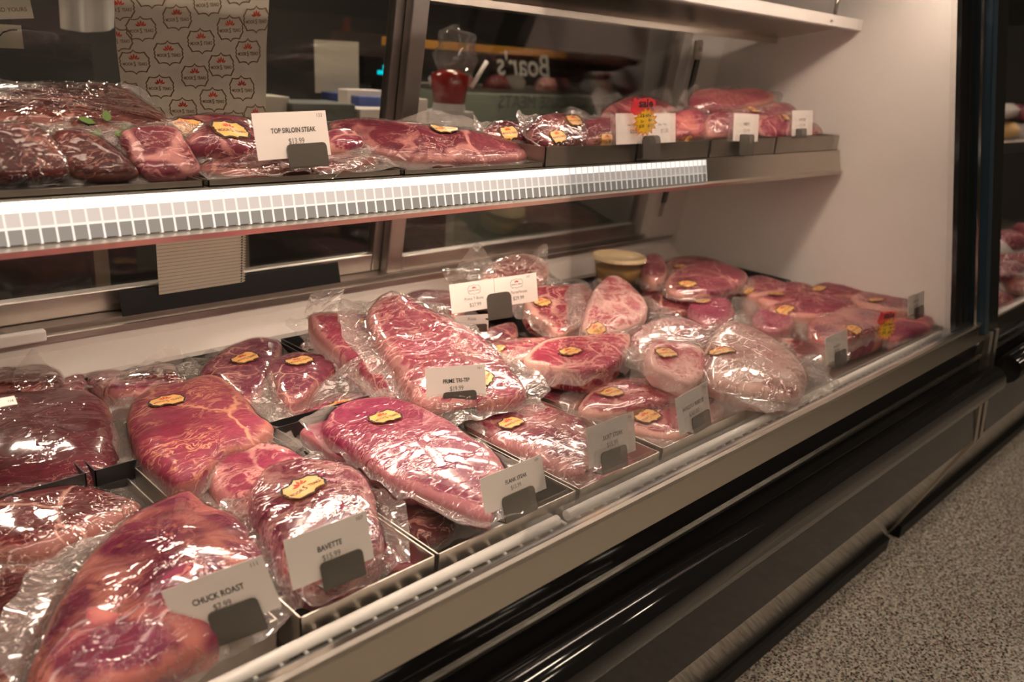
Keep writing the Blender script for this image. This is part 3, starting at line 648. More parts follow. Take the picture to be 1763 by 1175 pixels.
        for q in (.12, .35, .6, .8, 1.0):
            for i in range(NA):
                a = 2*PI*i/NA; ca, sa = math.cos(a-phi), math.sin(a-phi)
                rr = 1e9
                if ca > 1e-5: rr = min(rr, hx1/ca)
                if ca < -1e-5: rr = min(rr, hx0/-ca)
                if sa > 1e-5: rr = min(rr, hy1/sa)
                if sa < -1e-5: rr = min(rr, hy0/-sa)
                rb = max(R[i]+.006, min(rr, R[i]+flap*2.6)); r = R[i]+.002+(rb-R[i]-.002)*q
                x, y = r*math.cos(a), r*math.sin(a); ext = (rb-R[i])*q
                zz = -down*.35*min(1, q*1.2)+.20*ext*(1+.8*math.sin(a*2+sd))+.0035*math.sin(a*13+sd)*q+.003*noise.noise(Vector((x*35, y*35, sd)))*4*q
                vs.append((x, y, zz)); fr.append(min(1.0, .4+q)); crs.append(.7)
        nr = len(sr)+5; fs = [(0, 1+i, 1+(i+1) % NA) for i in range(NA)]
        for k in range(nr-1):
            b0 = 1+k*NA; b1 = b0+NA
            for i in range(NA): j = (i+1) % NA; fs.append((b0+i, b1+i, b1+j, b0+j))
        mb = MB(); mb.add(vs, fs, 0, True); fo = mb.build('plastic_film', M[film], root); fo.matrix_parent_inverse = Matrix()
        at = fo.data.attributes.new('free', 'FLOAT', 'POINT'); at.data.foreach_set('value', fr)
        at = fo.data.attributes.new('crease', 'FLOAT', 'POINT'); at.data.foreach_set('value', crs)
    # stickers
    stl = stick if isinstance(stick, list) else ([stick] if stick else [])
    for sk in stl:
        q = hit(sk[0], sk[1], c0+nrm*up*.8, nrm); sx, sy = (q-c0).dot(ux), (q-c0).dot(uy)
        ro = sk[2] if len(sk) > 2 else srot
        c_, s_ = math.cos(ro), math.sin(ro)
        def fn(X, Y, zz): return (sx+X*c_-Y*s_, sy+X*s_+Y*c_, H(sx+X*c_-Y*s_, sy+X*s_+Y*c_, zz))
        mb = MB(); k = len(PLQ); vs = [fn(0, 0, .0034)]; fs = []
        for t in (.25, .5, .75, 1.0): vs += [fn(x*t*ssz, y*t*ssz, .0034) for x, y in PLQ]
        fs = [(0, 1+i, 1+(i+1) % k) for i in range(k)]
        for t in range(3):
            for i in range(k): j = (i+1) % k; fs.append((1+t*k+i, 1+t*k+k+i, 1+t*k+k+j, 1+t*k+j))
        mb.add(vs, fs, 0, True)
        put_logo(mb, 0, 0, ssz, 1, 2, fn, line=.10, z=.0038, mt=3)
        so = mb.build('sticker', [M['sticker'], M['ink'], M['ink_red'], M['ink_brown']], root); so.matrix_parent_inverse = Matrix()
        for pl in so.data.polygons:
            if pl.normal.z < 0: pass
    return root


# ------------------------------------------------------------------ packs on the deck (traced outlines, real heights)
B = .572
G1 = 'vacuum packed cuts on the deck'
def dk(label, outline, z, up, mat, down=None, **kw):
    return pack(label, outline, z, up, (z-B-.002) if down is None else down, mat, group='vacuum packed cuts on the deck', **kw)
# left end
dk('smooth deep red roast in a creased bag at the left edge', [(-70, 700), (0, 692), (60, 684), (120, 682), (165, 692), (192, 718), (204, 760), (200, 800), (172, 832), (110, 842), (50, 845), (-20, 850), (-80, 840), (-100, 770)], .602, .034, 'smooth', flap=.022, edge=4)
dk('dark roast in a bag with a long clear flap below the smooth roast', [(-80, 865), (0, 850), (70, 843), (140, 846), (200, 858), (245, 874), (205, 900), (140, 932), (70, 962), (0, 965), (-80, 960)], .600, .022, 'dark', flap=.03, edge=3)
dk('large chuck roast with a broad fat seam behind the CHUCK ROAST card', [(50, 1190), (66, 1130), (92, 1070), (130, 1000), (178, 945), (225, 905), (285, 870), (332, 853), (352, 872), (405, 895), (442, 925), (458, 965), (452, 1010), (425, 1060), (380, 1105), (300, 1150), (210, 1195), (120, 1215)], .612, .034, 'chuck', flap=.018, edge=3.2, rough=.010)
dk('crumpled clear bag of trimmings left of the chuck roast', [(-30, 990), (40, 975), (110, 985), (120, 1010), (90, 1060), (60, 1110), (30, 1170), (-40, 1190), (-80, 1100)], .588, .012, 'dark', film='film_heavy', flap=.03)
dk('dark pack with purple film peak at the far left back', [(-60, 655), (0, 648), (50, 640), (95, 645), (112, 662), (70, 684), (10, 690), (-60, 692)], .622, .024, 'dark', film='film_heavy', flap=.03)
dk('small fatty pack wedged behind the smooth roast', [(86, 676), (118, 655), (142, 648), (152, 672), (140, 696), (104, 694)], .612, .016, 'strip', flap=.016)
dk('pink cut behind the big streaky steak', [(148, 650), (190, 646), (232, 655), (290, 655), (325, 662), (300, 680), (250, 686), (190, 682), (158, 670)], .618, .016, 'skirt', flap=.03)
dk('bag stained with brown juices standing against the white back panel', [(196, 652), (240, 640), (290, 632), (305, 642), (308, 656), (270, 660), (220, 660)], .628, .010, 'dark', flap=.04, film='film_heavy')
dk('purple steak with a tilted sticker at the back of the left tray', [(344, 645), (378, 612), (415, 593), (455, 586), (485, 594), (482, 615), (472, 645), (455, 680), (430, 700), (402, 690), (375, 668)], .628, .016, 'purple', stick=(422, 622, .35), srot=.3, flap=.02, tilt=(0, .05))
dk('purple steak in a wide clear bag, sticker on its near top', [(457, 637), (480, 622), (515, 612), (560, 617), (593, 628), (570, 652), (545, 672), (524, 690), (495, 702), (474, 685), (464, 660)], .634, .016, 'purple', stick=(515, 629, .2), flap=.026, phi=.4, tilt=(0, .06))
dk('wide streaky steak with yellow fat bands and sticker on its left side', [(222, 705), (240, 688), (262, 672), (305, 664), (352, 652), (385, 655), (405, 672), (432, 702), (452, 725), (471, 741), (452, 757), (420, 776), (395, 782), (368, 800), (345, 825), (302, 834), (268, 812), (240, 788), (223, 750)], .628, .018, 'streak', stick=(288, 697, .05), flap=.016, edge=5, rough=.006)
# flank steaks
dk('flank steak lying under the larger flank slab', [(500, 718), (545, 690), (605, 676), (650, 680), (705, 720), (755, 780), (770, 850), (740, 880), (690, 868), (640, 832), (585, 795), (540, 762), (512, 742)], .600, .012, 'flank', down=.022, stick=(590, 702, .2), flap=.02, edge=6)
dk('dark pack half under the flank steaks near the dividing wall', [(628, 828), (690, 845), (750, 880), (785, 905), (752, 935), (710, 925), (668, 885), (636, 855)], .590, .012, 'dark', flap=.02, film='film_heavy')
dk('large oval flank steak draped across the tray with a sticker near its top', [(556, 738), (572, 708), (608, 692), (658, 689), (710, 700), (762, 724), (805, 755), (848, 780), (868, 802), (872, 835), (860, 872), (846, 902), (800, 886), (756, 868), (700, 843), (640, 806), (600, 778), (568, 757)], .642, .014, 'flank', down=.020, stick=(663, 724, .12), flap=.014, edge=6, tilt=(0, .05))
# bavettes
dk('bavette pack at the back of its tray', [(356, 812), (372, 782), (415, 770), (475, 776), (520, 796), (562, 815), (520, 850), (470, 880), (425, 900), (385, 870), (360, 845)], .608, .020, 'skirt', flap=.014, film='film_heavy', rough=.008)
dk('bavette pack with a wrinkled bright sticker behind the BAVETTE card', [(438, 900), (430, 858), (452, 818), (505, 805), (560, 806), (612, 816), (640, 850), (652, 900), (660, 950), (615, 985), (540, 1005), (490, 985), (468, 945)], .630, .024, 'skirt', down=.045, stick=(523, 849, .15), ssz=.028, flap=.014, film='film_heavy', rough=.008)
dk('small red cut at the right of the bavette tray', [(640, 905), (700, 938), (742, 966), (700, 985), (655, 975), (630, 940)], .586, .008, 'flank', flap=.012)
# tri-tips
dk('long dark tri-tip at the back, partly under its neighbour', [(532, 548), (560, 543), (612, 543), (642, 560), (660, 600), (690, 640), (708, 676), (688, 690), (645, 660), (600, 628), (566, 600), (540, 575)], .662, .018, 'tritip', down=.035, flap=.024, tilt=(0, .22), stick=(632, 560, .3), ssz=.02)
dk('dark cut tucked under the back tri-tip', [(520, 592), (560, 600), (610, 632), (640, 660), (600, 668), (555, 640), (522, 612)], .612, .010, 'dark', flap=.012)
dk('large tri-tip in a shiny bag leaning behind the PRIME TRI-TIP card', [(632, 548), (646, 521), (672, 508), (702, 522), (742, 545), (790, 564), (832, 590), (870, 630), (908, 682), (892, 692), (840, 697), (780, 704), (728, 700), (700, 674), (672, 632), (648, 590)], .682, .024, 'tritip', down=.030, stick=(834, 653, .5), ssz=.02, flap=.022, tilt=(0, .26), edge=4)
dk('rib end behind the tri-tip, left of the double card', [(696, 514), (740, 507), (780, 510), (800, 525), (788, 548), (750, 550), (716, 536)], .640, .018, 'strip', flap=.014)
# skirt tray
dk('skirt steak pack with a sticker in the middle tray', [(800, 728), (850, 703), (890, 700), (950, 705), (1002, 724), (1018, 765), (1012, 815), (968, 815), (910, 786), (866, 770), (828, 750)], .606, .016, 'skirt', stick=(880, 733, .1), ssz=.024, flap=.02, edge=4)
dk('second skirt steak under the first, by the SKIRT STEAK card', [(930, 800), (985, 808), (1040, 800), (1080, 790), (1100, 800), (1060, 830), (1000, 850), (950, 830)], .586, .008, 'skirt', flap=.02, down=.01)
# porterhouse and wagyu
dk('pale fat-capped steak standing at the back above the double card', [(820, 488), (838, 462), (870, 447), (905, 444), (938, 456), (944, 474), (930, 490), (880, 494)], .690, .022, 'pale', down=.07, flap=.045, tilt=(0, .30), fatdir=1.6)
dk('porterhouse right of the double card with a sticker on its edge', [(905, 508), (920, 496), (965, 494), (1010, 493), (1022, 520), (1000, 560), (965, 578), (935, 555), (908, 536)], .668, .012, 'ribeye', down=.045, stick=(933, 524, .1), ssz=.022, flap=.026, tilt=(0, .20), fatdir=2.0)
dk('small dark steak under the double card clip', [(808, 590), (838, 574), (884, 562), (892, 576), (884, 590), (852, 602)], .622, .016, 'strip', flap=.012)
dk('thin porterhouse between the tri-tip and the thick steak', [(840, 598), (872, 588), (930, 584), (965, 590), (930, 612), (884, 624), (850, 616)], .630, .010, 'ribeye', flap=.014, stick=(857, 605, .2), ssz=.018)
dk('dark steak under the thick porterhouse, in the wagyu tray', [(905, 668), (950, 662), (1010, 662), (1052, 664), (1020, 690), (975, 706), (935, 692)], .610, .008, 'strip', flap=.01, fatdir=4.5)
dk('thick-cut porterhouse with a sticker on top in the middle of the pile', [(902, 622), (930, 592), (962, 582), (1005, 580), (1060, 575), (1086, 580), (1072, 612), (1050, 634), (1002, 640), (948, 632)], .668, .005, 'ribeye', down=.042, stick=(982, 609, .1), ssz=.024, flap=.02, edge=8, fatdir=1.5, rough=.002)
dk('heavily marbled steak tilted up in front of the yellow tub', [(1004, 568), (1010, 528), (1026, 496), (1046, 478), (1064, 478), (1092, 500), (1114, 530), (1112, 552), (1088, 568), (1050, 580)], .672, .014, 'wagyu', down=.035, stick=(1028, 566, .1), ssz=.022, flap=.02, tilt=(0, .35), edge=5, fatdir=3.1)
dk('marbled ribeye with pale rim right of the thick porterhouse', [(1086, 585), (1112, 560), (1150, 549), (1192, 555), (1222, 576), (1216, 596), (1190, 618), (1150, 628), (1105, 615)], .660, .012, 'wagyu', down=.030, flap=.018, tilt=(0, .2), edge=5)
dk('marbled steak with a tilted sticker leaning on the tray wall', [(1112, 612), (1124, 592), (1155, 590), (1198, 598), (1216, 618), (1212, 646), (1192, 664), (1158, 652), (1124, 636)], .672, .010, 'wagyu', down=.032, stick=(1146, 612, -.25), ssz=.022, flap=.018, tilt=(0, .22), edge=6)
dk('big bagged steak hanging over the far tray edge with a slanted sticker', [(1214, 612), (1226, 575), (1258, 558), (1300, 572), (1340, 598), (1372, 622), (1388, 652), (1380, 682), (1340, 690), (1290, 682), (1238, 664), (1216, 640)], .662, .024, 'pale', down=.035, stick=(1243, 606, -.5), ssz=.024, flap=.026, tilt=(0, .18), edge=3.5)
dk('rib steak with a sticker lying across the wagyu tray', [(998, 700), (1028, 668), (1078, 656), (1140, 656), (1170, 672), (1160, 692), (1100, 706), (1048, 718), (1008, 714)], .628, .010, 'ribeye', down=.028, stick=(1053, 681, .05), ssz=.024, flap=.016, edge=6, fatdir=1.5)
dk('wagyu ribeye with a glossy sticker behind its price card', [(1046, 728), (1088, 704), (1140, 694), (1200, 690), (1248, 690), (1240, 715), (1205, 745), (1160, 758), (1118, 752), (1080, 742)], .612, .010, 'ribeye', down=.025, stick=(1115, 722, .05), ssz=.026, flap=.024, edge=5, fatdir=4.5)
# far right
dk('pale pink joint between the yellow tub and the back steaks', [(1102, 462), (1112, 447), (1132, 445), (1146, 460), (1144, 485), (1118, 490)], .668, .022, 'strip', flap=.014, down=.04)
dk('grey-red steak at the very back beside the end wall column', [(1146, 462), (1160, 447), (1200, 444), (1240, 452), (1250, 466), (1200, 474), (1160, 476)], .648, .012, 'strip', stick=(1172, 461, 0), ssz=.022, flap=.01)
dk('big oval ribeye with a sticker on top of the back pile', [(1146, 490), (1162, 470), (1198, 457), (1242, 454), (1276, 466), (1286, 482), (1262, 500), (1204, 511), (1160, 508)], .672, .014, 'strip', down=.03, stick=(1183, 492, 0), ssz=.026, flap=.01, edge=5, fatdir=1.5, tilt=(0, .12))
dk('steak behind the oval ribeye reaching the end wall', [(1278, 492), (1296, 478), (1330, 482), (1356, 496), (1340, 508), (1302, 512), (1282, 506)], .640, .012, 'strip', flap=.008, stick=(1290, 500, .2), ssz=.018)
dk('dark twisted pack left of the centre back', [(1100, 512), (1128, 506), (1168, 512), (1188, 526), (1178, 546), (1150, 548), (1120, 534)], .632, .016, 'dark', flap=.012)
dk('folded red cut with sticker at its back edge', [(1184, 540), (1190, 522), (1222, 514), (1256, 524), (1262, 548), (1244, 566), (1212, 568), (1194, 556)], .636, .018, 'flank', stick=(1210, 522, 0), ssz=.022, flap=.014)
dk('steak with sticker in the second row from the end wall', [(1304, 518), (1316, 500), (1350, 490), (1392, 492), (1400, 508), (1372, 524), (1330, 528)], .632, .012, 'strip', stick=(1337, 510, 0), ssz=.024, flap=.008, fatdir=4)
dk('flat steak touching the white end wall with a sticker on its left', [(1392, 502), (1420, 488), (1468, 484), (1512, 492), (1516, 503), (1470, 511), (1420, 513)], .628, .010, 'strip', stick=(1410, 499, 0), ssz=.024, flap=.008, fatdir=1.5)
dk('long flat steak in the far group with a sticker in front', [(1322, 538), (1346, 520), (1396, 512), (1450, 515), (1474, 528), (1440, 545), (1380, 548)], .630, .012, 'strip', stick=(1352, 534, 0), ssz=.026, flap=.008, fatdir=4.2)
dk('rightmost large steak beside the end wall with a sticker', [(1464, 518), (1490, 504), (1545, 502), (1588, 513), (1598, 530), (1560, 540), (1500, 534)], .626, .014, 'strip', stick=(1508, 519, 0), ssz=.024, flap=.008, fatdir=3.5)
dk('red pack under clear film between the big bag and the far steaks', [(1294, 548), (1316, 536), (1352, 542), (1366, 558), (1348, 574), (1310, 570)], .622, .014, 'flank', flap=.022)
dk('fat-streaked steak behind the small $25.00 card', [(1392, 566), (1410, 546), (1462, 534), (1516, 540), (1530, 560), (1490, 578), (1440, 590), (1404, 586)], .628, .012, 'chuck', stick=(1470, 570, .1), ssz=.024, flap=.01, fatdir=2)
dk('dark pack squeezed behind the big bagged steak', [(1336, 590), (1370, 590), (1402, 600), (1408, 622), (1388, 640), (1364, 618)], .640, .012, 'dark', flap=.026, down=.02)
dk('pack with a folded sticker lying beside the $25.00 card', [(1382, 600), (1400, 588), (1428, 592), (1436, 610), (1420, 628), (1394, 624)], .612, .010, 'strip', stick=(1404, 618, -1.0), ssz=.022, flap=.014)
dk('pale steak behind the faded sale tag', [(1528, 572), (1542, 550), (1580, 544), (1606, 552), (1600, 572), (1560, 584), (1536, 590)], .606, .012, 'chuck', flap=.010)

# round tub of yellow spread
tb = empty('plastic_tub', atZ(1062, 490, .627), 'clear round tub of yellow spread at the back of the deck', 'tub')
def lathe(prof, n=32):
    mb = MB(); vs = []; fs = []
    for r, z in prof:
        for i in range(n): a = 2*PI*i/n; vs.append((r*math.cos(a), r*math.sin(a), z))
    for k in range(len(prof)-1):
        for i in range(n): j = (i+1) % n; fs.append((k*n+i, k*n+j, (k+1)*n+j, (k+1)*n+i))
    mb.add(vs, fs, 0, True); return mb
lathe([(.001, .002), (.040, .002), (.047, .028), (.046, .030), (.001, .031)]).build('spread', M['tub_yellow'], tb)
lathe([(.001, 0), (.042, 0), (.051, .044), (.052, .046)]).build('tub_wall', M['clear_plastic'], tb)
lathe([(.001, .047), (.045, .047), (.047, .052), (.054, .052), (.055, .045)]).build('lid', simple('lid_plastic', (.82, .62, .36), .3), tb)
tb.location = atZ(1062, 486, .640); tb.scale = (1.2, 1.2, 1.3)

# ------------------------------------------------------------------ packs on the shelf
ST = .997
def sf(label, outline, z, up, down, mat='shelf', Y=1.0, **kw):
    """outline traced on the photograph on an upright-leaning plane at depth Y facing the front"""
    return pack(label, outline, z, up, down, mat, **kw)
def sfv(label, outline, Y, lean, thick, mat, **kw):
    """outline on a plane through depth Y rising towards the back with slope lean"""
    cyp = sum(p[1] for p in outline)/len(outline); cxp = sum(p[0] for p in outline)/len(outline)
    z = atY(cxp, cyp, Y).z
    return pack(label, outline, z, thick*.55, thick*.6, mat, tilt=(0, lean), group='packs on the upper shelf', **kw)
HE = 'film_heavy'
sfv('wide shiny wrinkled pack on top of the upper left heap', [(-60, 185), (-20, 160), (60, 152), (140, 150), (205, 158), (262, 190), (300, 222), (270, 240), (180, 232), (90, 222), (0, 215)], 1.113, .35, .03, 'brown', film=HE, flap=.02)
sfv('dark pack leaning at the far left of the shelf', [(-40, 220), (30, 210), (95, 222), (130, 260), (150, 300), (90, 316), (0, 318), (-50, 300)], 1.028, 1.4, .026, 'dark', film=HE, flap=.012, tilt=None) if False else None
sfv('dark upright pack at the far left of the shelf heap', [(-40, 225), (20, 214), (70, 225), (110, 262), (118, 306), (60, 314), (0, 316), (-50, 300)], 1.012, 1.6, .024, 'brown', film=HE, flap=.01)
sfv('slanting brown-red pack in the middle of the shelf heap', [(95, 228), (150, 232), (200, 262), (238, 298), (225, 312), (160, 313), (122, 300), (96, 262)], 1.007, 1.6, .024, 'brown', film=HE, flap=.01)
sfv('glossy pack with green herbs showing near the top of the heap', [(120, 212), (180, 216), (240, 226), (262, 250), (232, 272), (180, 262), (140, 240)], 1.044, .8, .022, 'brown', film=HE, flap=.012)
hp = PACKS[-1]
lf = MB(); R3 = random.Random(5)
for q in range(5):
    ang = q*1.3; l = .020; cx_, cy_ = .012*math.cos(ang)-.01, .008*math.sin(ang)+.004
    pts = [(cx_+l*math.cos(ang)*t-w*math.sin(ang), cy_+l*math.sin(ang)*t+w*math.cos(ang), .0155+.001*q) for t, w in ((0, 0), (.35, .005), (.75, .004), (1, 0), (.75, -.004), (.35, -.005))]
    lf.face(pts)
lo = lf.build('herb_sprig', M['herb'], hp); lo.matrix_parent_inverse = Matrix()
sfv('red pack with a creased corner at the right of the shelf heap', [(205, 232), (255, 220), (300, 224), (320, 250), (345, 296), (330, 311), (262, 312), (228, 280)], 1.009, 1.2, .026, 'shelf', film=HE, flap=.016)
sfv('small pack with an amber label edge behind the sirloin card', [(280, 216), (330, 207), (380, 207), (430, 212), (440, 232), (400, 238), (330, 236), (296, 232)], 1.092, .35, .022, 'shelf', stick=[(318, 219, 0)], flap=.012)
sfv('dark thick steak with a yellow label left of the sirloin card', [(318, 245), (345, 222), (390, 218), (438, 226), (446, 262), (420, 272), (370, 272), (330, 264)], 1.023, .7, .030, 'shelf', stick=(395, 230, .1), flap=.016)
sfv('flat dark pack under the sirloin card', [(345, 288), (390, 274), (450, 272), (520, 272), (600, 270), (655, 276), (600, 290), (500, 296), (400, 302)], 0.991, .10, .018, 'dark', flap=.02)
sfv('brown fatty steak just right of the sirloin card', [(560, 232), (590, 228), (615, 236), (625, 252), (600, 262), (566, 258)], 1.012, .6, .022, 'strip', flap=.01)
sfv('long cut with a pale fat edge stretching along the shelf', [(566, 212), (610, 209), (680, 216), (760, 226), (840, 238), (900, 254), (916, 270), (880, 278), (800, 282), (720, 280), (660, 268), (610, 246), (576, 226)], 1.034, .45, .030, 'shelf', stick=(762, 227, 0), flap=.022, edge=3, fatdir=4.7)
sfv('small pack with a square amber label at the end of the long cut', [(826, 234), (850, 216), (890, 214), (915, 226), (912, 246), (870, 248)], 1.06, .7, .022, 'shelf', stick=(874, 232, 0), ssz=.020, flap=.014)
sfv('filet pack with two stickers left of the sale card', [(908, 226), (925, 204), (960, 200), (998, 206), (1010, 230), (1004, 250), (960, 256), (925, 248)], 1.015, .9, .028, 'shelf', stick=[(960, 236, .1), (985, 212, 0)], ssz=.020, flap=.014, film=HE)
sfv('filet pack just left of the sale card with a low amber sticker', [(998, 216), (1030, 206), (1062, 210), (1068, 236), (1054, 250), (1012, 250)], 1.012, .9, .024, 'shelf', stick=(1044, 242, 0), ssz=.018, flap=.02)
sfv('red pack rising behind the sale sign', [(1035, 196), (1060, 178), (1095, 166), (1140, 176), (1165, 190), (1150, 206), (1100, 206), (1050, 208)], 1.124, .5, .018, 'shelf', flap=.024)
sfv('pink pack right of the sale card', [(1156, 200), (1180, 190), (1212, 196), (1218, 218), (1208, 238), (1176, 244), (1158, 228)], 1.023, 1.0, .024, 'chuck', stick=(1190, 240, 0), ssz=.014, flap=.012)
sfv('chunky steak left of the RIBEYE shelf card', [(1210, 212), (1228, 196), (1258, 196), (1266, 222), (1258, 238), (1222, 238)], 1.012, 1.0, .026, 'strip', flap=.01)
sfv('brown steak lying on top of the right-hand shelf pile', [(1186, 170), (1205, 158), (1260, 158), (1318, 157), (1334, 172), (1300, 184), (1240, 188), (1196, 186)], 1.092, .35, .024, 'streak', flap=.014)
sfv('steak with an amber sticker above the RIBEYE shelf card', [(1230, 200), (1262, 188), (1310, 182), (1352, 180), (1370, 192), (1340, 204), (1290, 208)], 1.06, .5, .022, 'strip', stick=(1296, 192, 0), ssz=.022, flap=.01)
sfv('dark steak between the RIBEYE and NY STRIP shelf cards', [(1302, 214), (1320, 202), (1356, 200), (1372, 216), (1362, 236), (1318, 238)], 1.012, 1.0, .024, 'strip', stick=(1350, 204, 0), ssz=.016, flap=.01)
sfv('last dark steak on the shelf beside the end wall', [(1398, 206), (1415, 194), (1440, 200), (1454, 220), (1436, 232), (1402, 232)], 1.028, .9, .024, 'shelf', flap=.008)

# ------------------------------------------------------------------ loose sealed corners of the bags
def bag_corner(key, pts, base, z, lean=.6, lift=0.0):
    root = next(p for p in PACKS if key in p['label'])
    Bp = atZ(base[0], base[1], z) if z < 2 else atY(base[0], base[1], z-2)
    n = ((CAM-Bp).normalized()+Vector((0, 0, lean))).normalized()
    P = [hit(x, y, Bp, n) for x, y in catmull(pts, 4)]
    cc = sum(P, Vector())/len(P); mb = MB(); k = len(P); rg = [.25, .5, .75, 1.0]; vs = [cc]
    for s in rg:
        for i, p in enumerate(P):
            q = cc.lerp(p, s); vs.append(q+n*(.0035*noise.noise(q*45)+.0015*math.sin(i*1.1)*s))
    inv = root.matrix_world.inverted(); vs = [inv @ v for v in vs]
    fs = [(0, 1+i, 1+(i+1) % k) for i in range(k)]
    for r_ in range(3):
        for i in range(k): j = (i+1) % k; fs.append((1+r_*k+i, 1+r_*k+k+i, 1+r_*k+k+j, 1+r_*k+j))
    mb.add(vs, fs, 0, True); o = mb.build('bag_corner', M['film_heavy'], root); o.matrix_parent_inverse = Matrix()
    for nm, v in (('free', 1.0), ('crease', .6)):
        at = o.data.attributes.new(nm, 'FLOAT', 'POINT'); at.data.foreach_set('value', [v]*len(o.data.vertices))
bpy.context.view_layer.update()
bag_corner('flank steak lying under', [(504, 704), (560, 655), (622, 613), (655, 640), (682, 680), (650, 690), (590, 692), (540, 696)], (600, 690), .618)
bag_corner('purple film peak', [(22, 652), (40, 618), (58, 602), (78, 625), (98, 648), (60, 655)], (60, 652), .64)
bag_corner('stained with brown', [(200, 652), (240, 626), (285, 598), (310, 602), (312, 640), (280, 655)], (260, 652), .632)
bag_corner('long dark tri-tip', [(530, 552), (530, 520), (542, 503), (590, 495), (588, 520), (604, 545)], (570, 548), .69, .3)
bag_corner('standing at the back', [(785, 472), (800, 440), (823, 418), (840, 440), (852, 458), (826, 484)], (825, 484), .70, .2)
bag_corner('standing at the back', [(913, 450), (925, 428), (942, 421), (940, 455)], (930, 455), .72, .2)
bag_corner('skirt steak pack with a sticker', [(845, 706), (885, 696), (922, 683), (938, 706), (895, 714)], (890, 712), .622)
bag_corner('skirt steak pack with a sticker', [(762, 694), (772, 673), (790, 678), (800, 712), (850, 745), (884, 778), (835, 752), (785, 722)], (800, 728), .622, .8)
bag_corner('wagyu ribeye with', [(1222, 700), (1262, 662), (1287, 652), (1289, 700), (1255, 716), (1225, 724)], (1240, 715), .622)
bag_corner('folded red cut', [(1262, 512), (1298, 520), (1316, 560), (1282, 556), (1264, 540)], (1280, 556), .65, .3)
bag_corner('marbled steak with a tilted', [(1084, 652), (1098, 602), (1122, 606), (1130, 640), (1104, 668)], (1105, 662), .64, .5)
bag_corner('porterhouse right of', [(972, 556), (984, 512), (992, 488), (1004, 515), (1004, 552), (986, 570)], (985, 565), .66, .4)
bag_corner('smooth deep red', [(206, 790), (238, 792), (258, 804), (262, 836), (236, 832), (206, 818)], (220, 820), .60, 1.2)
bag_corner('purple steak in a wide', [(430, 690), (450, 660), (468, 640), (478, 680), (500, 706), (520, 735), (480, 735), (450, 715)], (480, 715), .622, .9)
bag_corner('large tri-tip', [(636, 548), (655, 512), (690, 504), (720, 520), (742, 546), (700, 530), (665, 530)], (690, 540), .715, .3)
bag_corner('filet pack with two', [(974, 188), (992, 185), (1016, 198), (1034, 216), (1004, 208)], (1004, 208), 3.03, .2)
bag_corner('long cut with', [(470, 300), (520, 288), (560, 272), (620, 256), (640, 268), (600, 290), (530, 300)], (560, 290), 2.965, .4)

# ------------------------------------------------------------------ things seen through the rear windows
def quad(name, px, Y, mat, label, cat, th=.002, parent=None, bumpy=0):
    """flat sheet hanging at depth Y (lists 4 pixels)"""
    pts = [atY(x, y, Y) for x, y in px]
    c = sum(pts, Vector())/4; mb = MB()
    vs = [p-c for p in pts]+[p-c+Vector((0, th, 0)) for p in pts]
    mb.add(vs, [(0, 1, 2, 3), (7, 6, 5, 4), (0, 4, 5, 1), (1, 5, 6, 2), (2, 6, 7, 3), (3, 7, 4, 0)])
    o = mb.build(name, mat); o.location = c
    return tag(o, label, cat)
# printed wrapping paper taped on the glass
def paper_sheet():
    def ypl(z): return wy(z)-.012
    p0 = Vector((0, ypl(.69), .69)); n = Vector((0, 1, .13))
    TLc, TRc, BRc, BLc = [hit(x, y, p0, n) for x, y in ((188, -60), (461, -60), (455, 218), (210, 195))]
    W_, H_ = 18, 18; mb = MB(); vs = []
    def P_(a, b, off=0.0):
        p = TLc.lerp(TRc, a).lerp(BLc.lerp(BRc, a), b)
        return Vector((p.x, p.y-off-.004-.003*math.sin(a*7+b*3)*math.sin(b*9), p.z))
    for j in range(H_+1):
        for i in range(W_+1): vs.append(P_(i/W_, j/H_))
    mb.add(vs, [(j*(W_+1)+i, j*(W_+1)+i+1, (j+1)*(W_+1)+i+1, (j+1)*(W_+1)+i) for j in range(H_) for i in range(W_)], 0, True)
    logos = [(296, -14), (341, -14), (345, 13), (398, 7-30), (250, -26), (309, 30), (248, 49), (402, 46), (358, 3), (352, 66), (446, 33), (297, 87), (391, 101), (240, 105), (346, 120), (437, 79), (287, 142), (429, 132), (380, 153), (228, 158), (330, 174), (275, 194), (418, 183), (453, 168), (215, 70), (210, 15), (371, 203), (404, -30), (448, -20), (330, 225)]
    # regular diamond lattice of plaques
    Wm = (TRc-TLc).length; Hm = (BLc-TLc).length
    done = 0
    for x, y in [(309, 30), (248, 49), (402, 46), (352, 66), (446, 33), (297, 87), (391, 101), (240, 105), (346, 120), (437, 79), (287, 142), (429, 132), (380, 153), (228, 158), (330, 174), (275, 193), (418, 183), (361, 8), (413, -7), (260, -6), (206, 14), (208, 68), (320, -25), (456, 170), (371, 206)]:
        q = hit(x, y, p0, n); a = (q-TLc).dot((TRc-TLc).normalized())/Wm; b = (TLc-q).dot((TLc-BLc).normalized())/Hm
        s = .0235; sa, sb = 1/Wm, 1/Hm
        def fn(X, Y, zz):
            aa, bb = a+X*sa, b-Y*sb
            return P_(min(.999, max(.001, aa)), bb, .0009+zz*.5)
        put_logo(mb, 0, 0, s, 1, 2, fn, rot=.06, line=.09)
    o = mb.build('wrapping_paper', [M['paper_back'], M['ink_brown'], M['ink_red']])
    tag(o, 'sheet of printed butcher paper with plaque logos taped inside the rear window', 'wrapping paper')
paper_sheet()
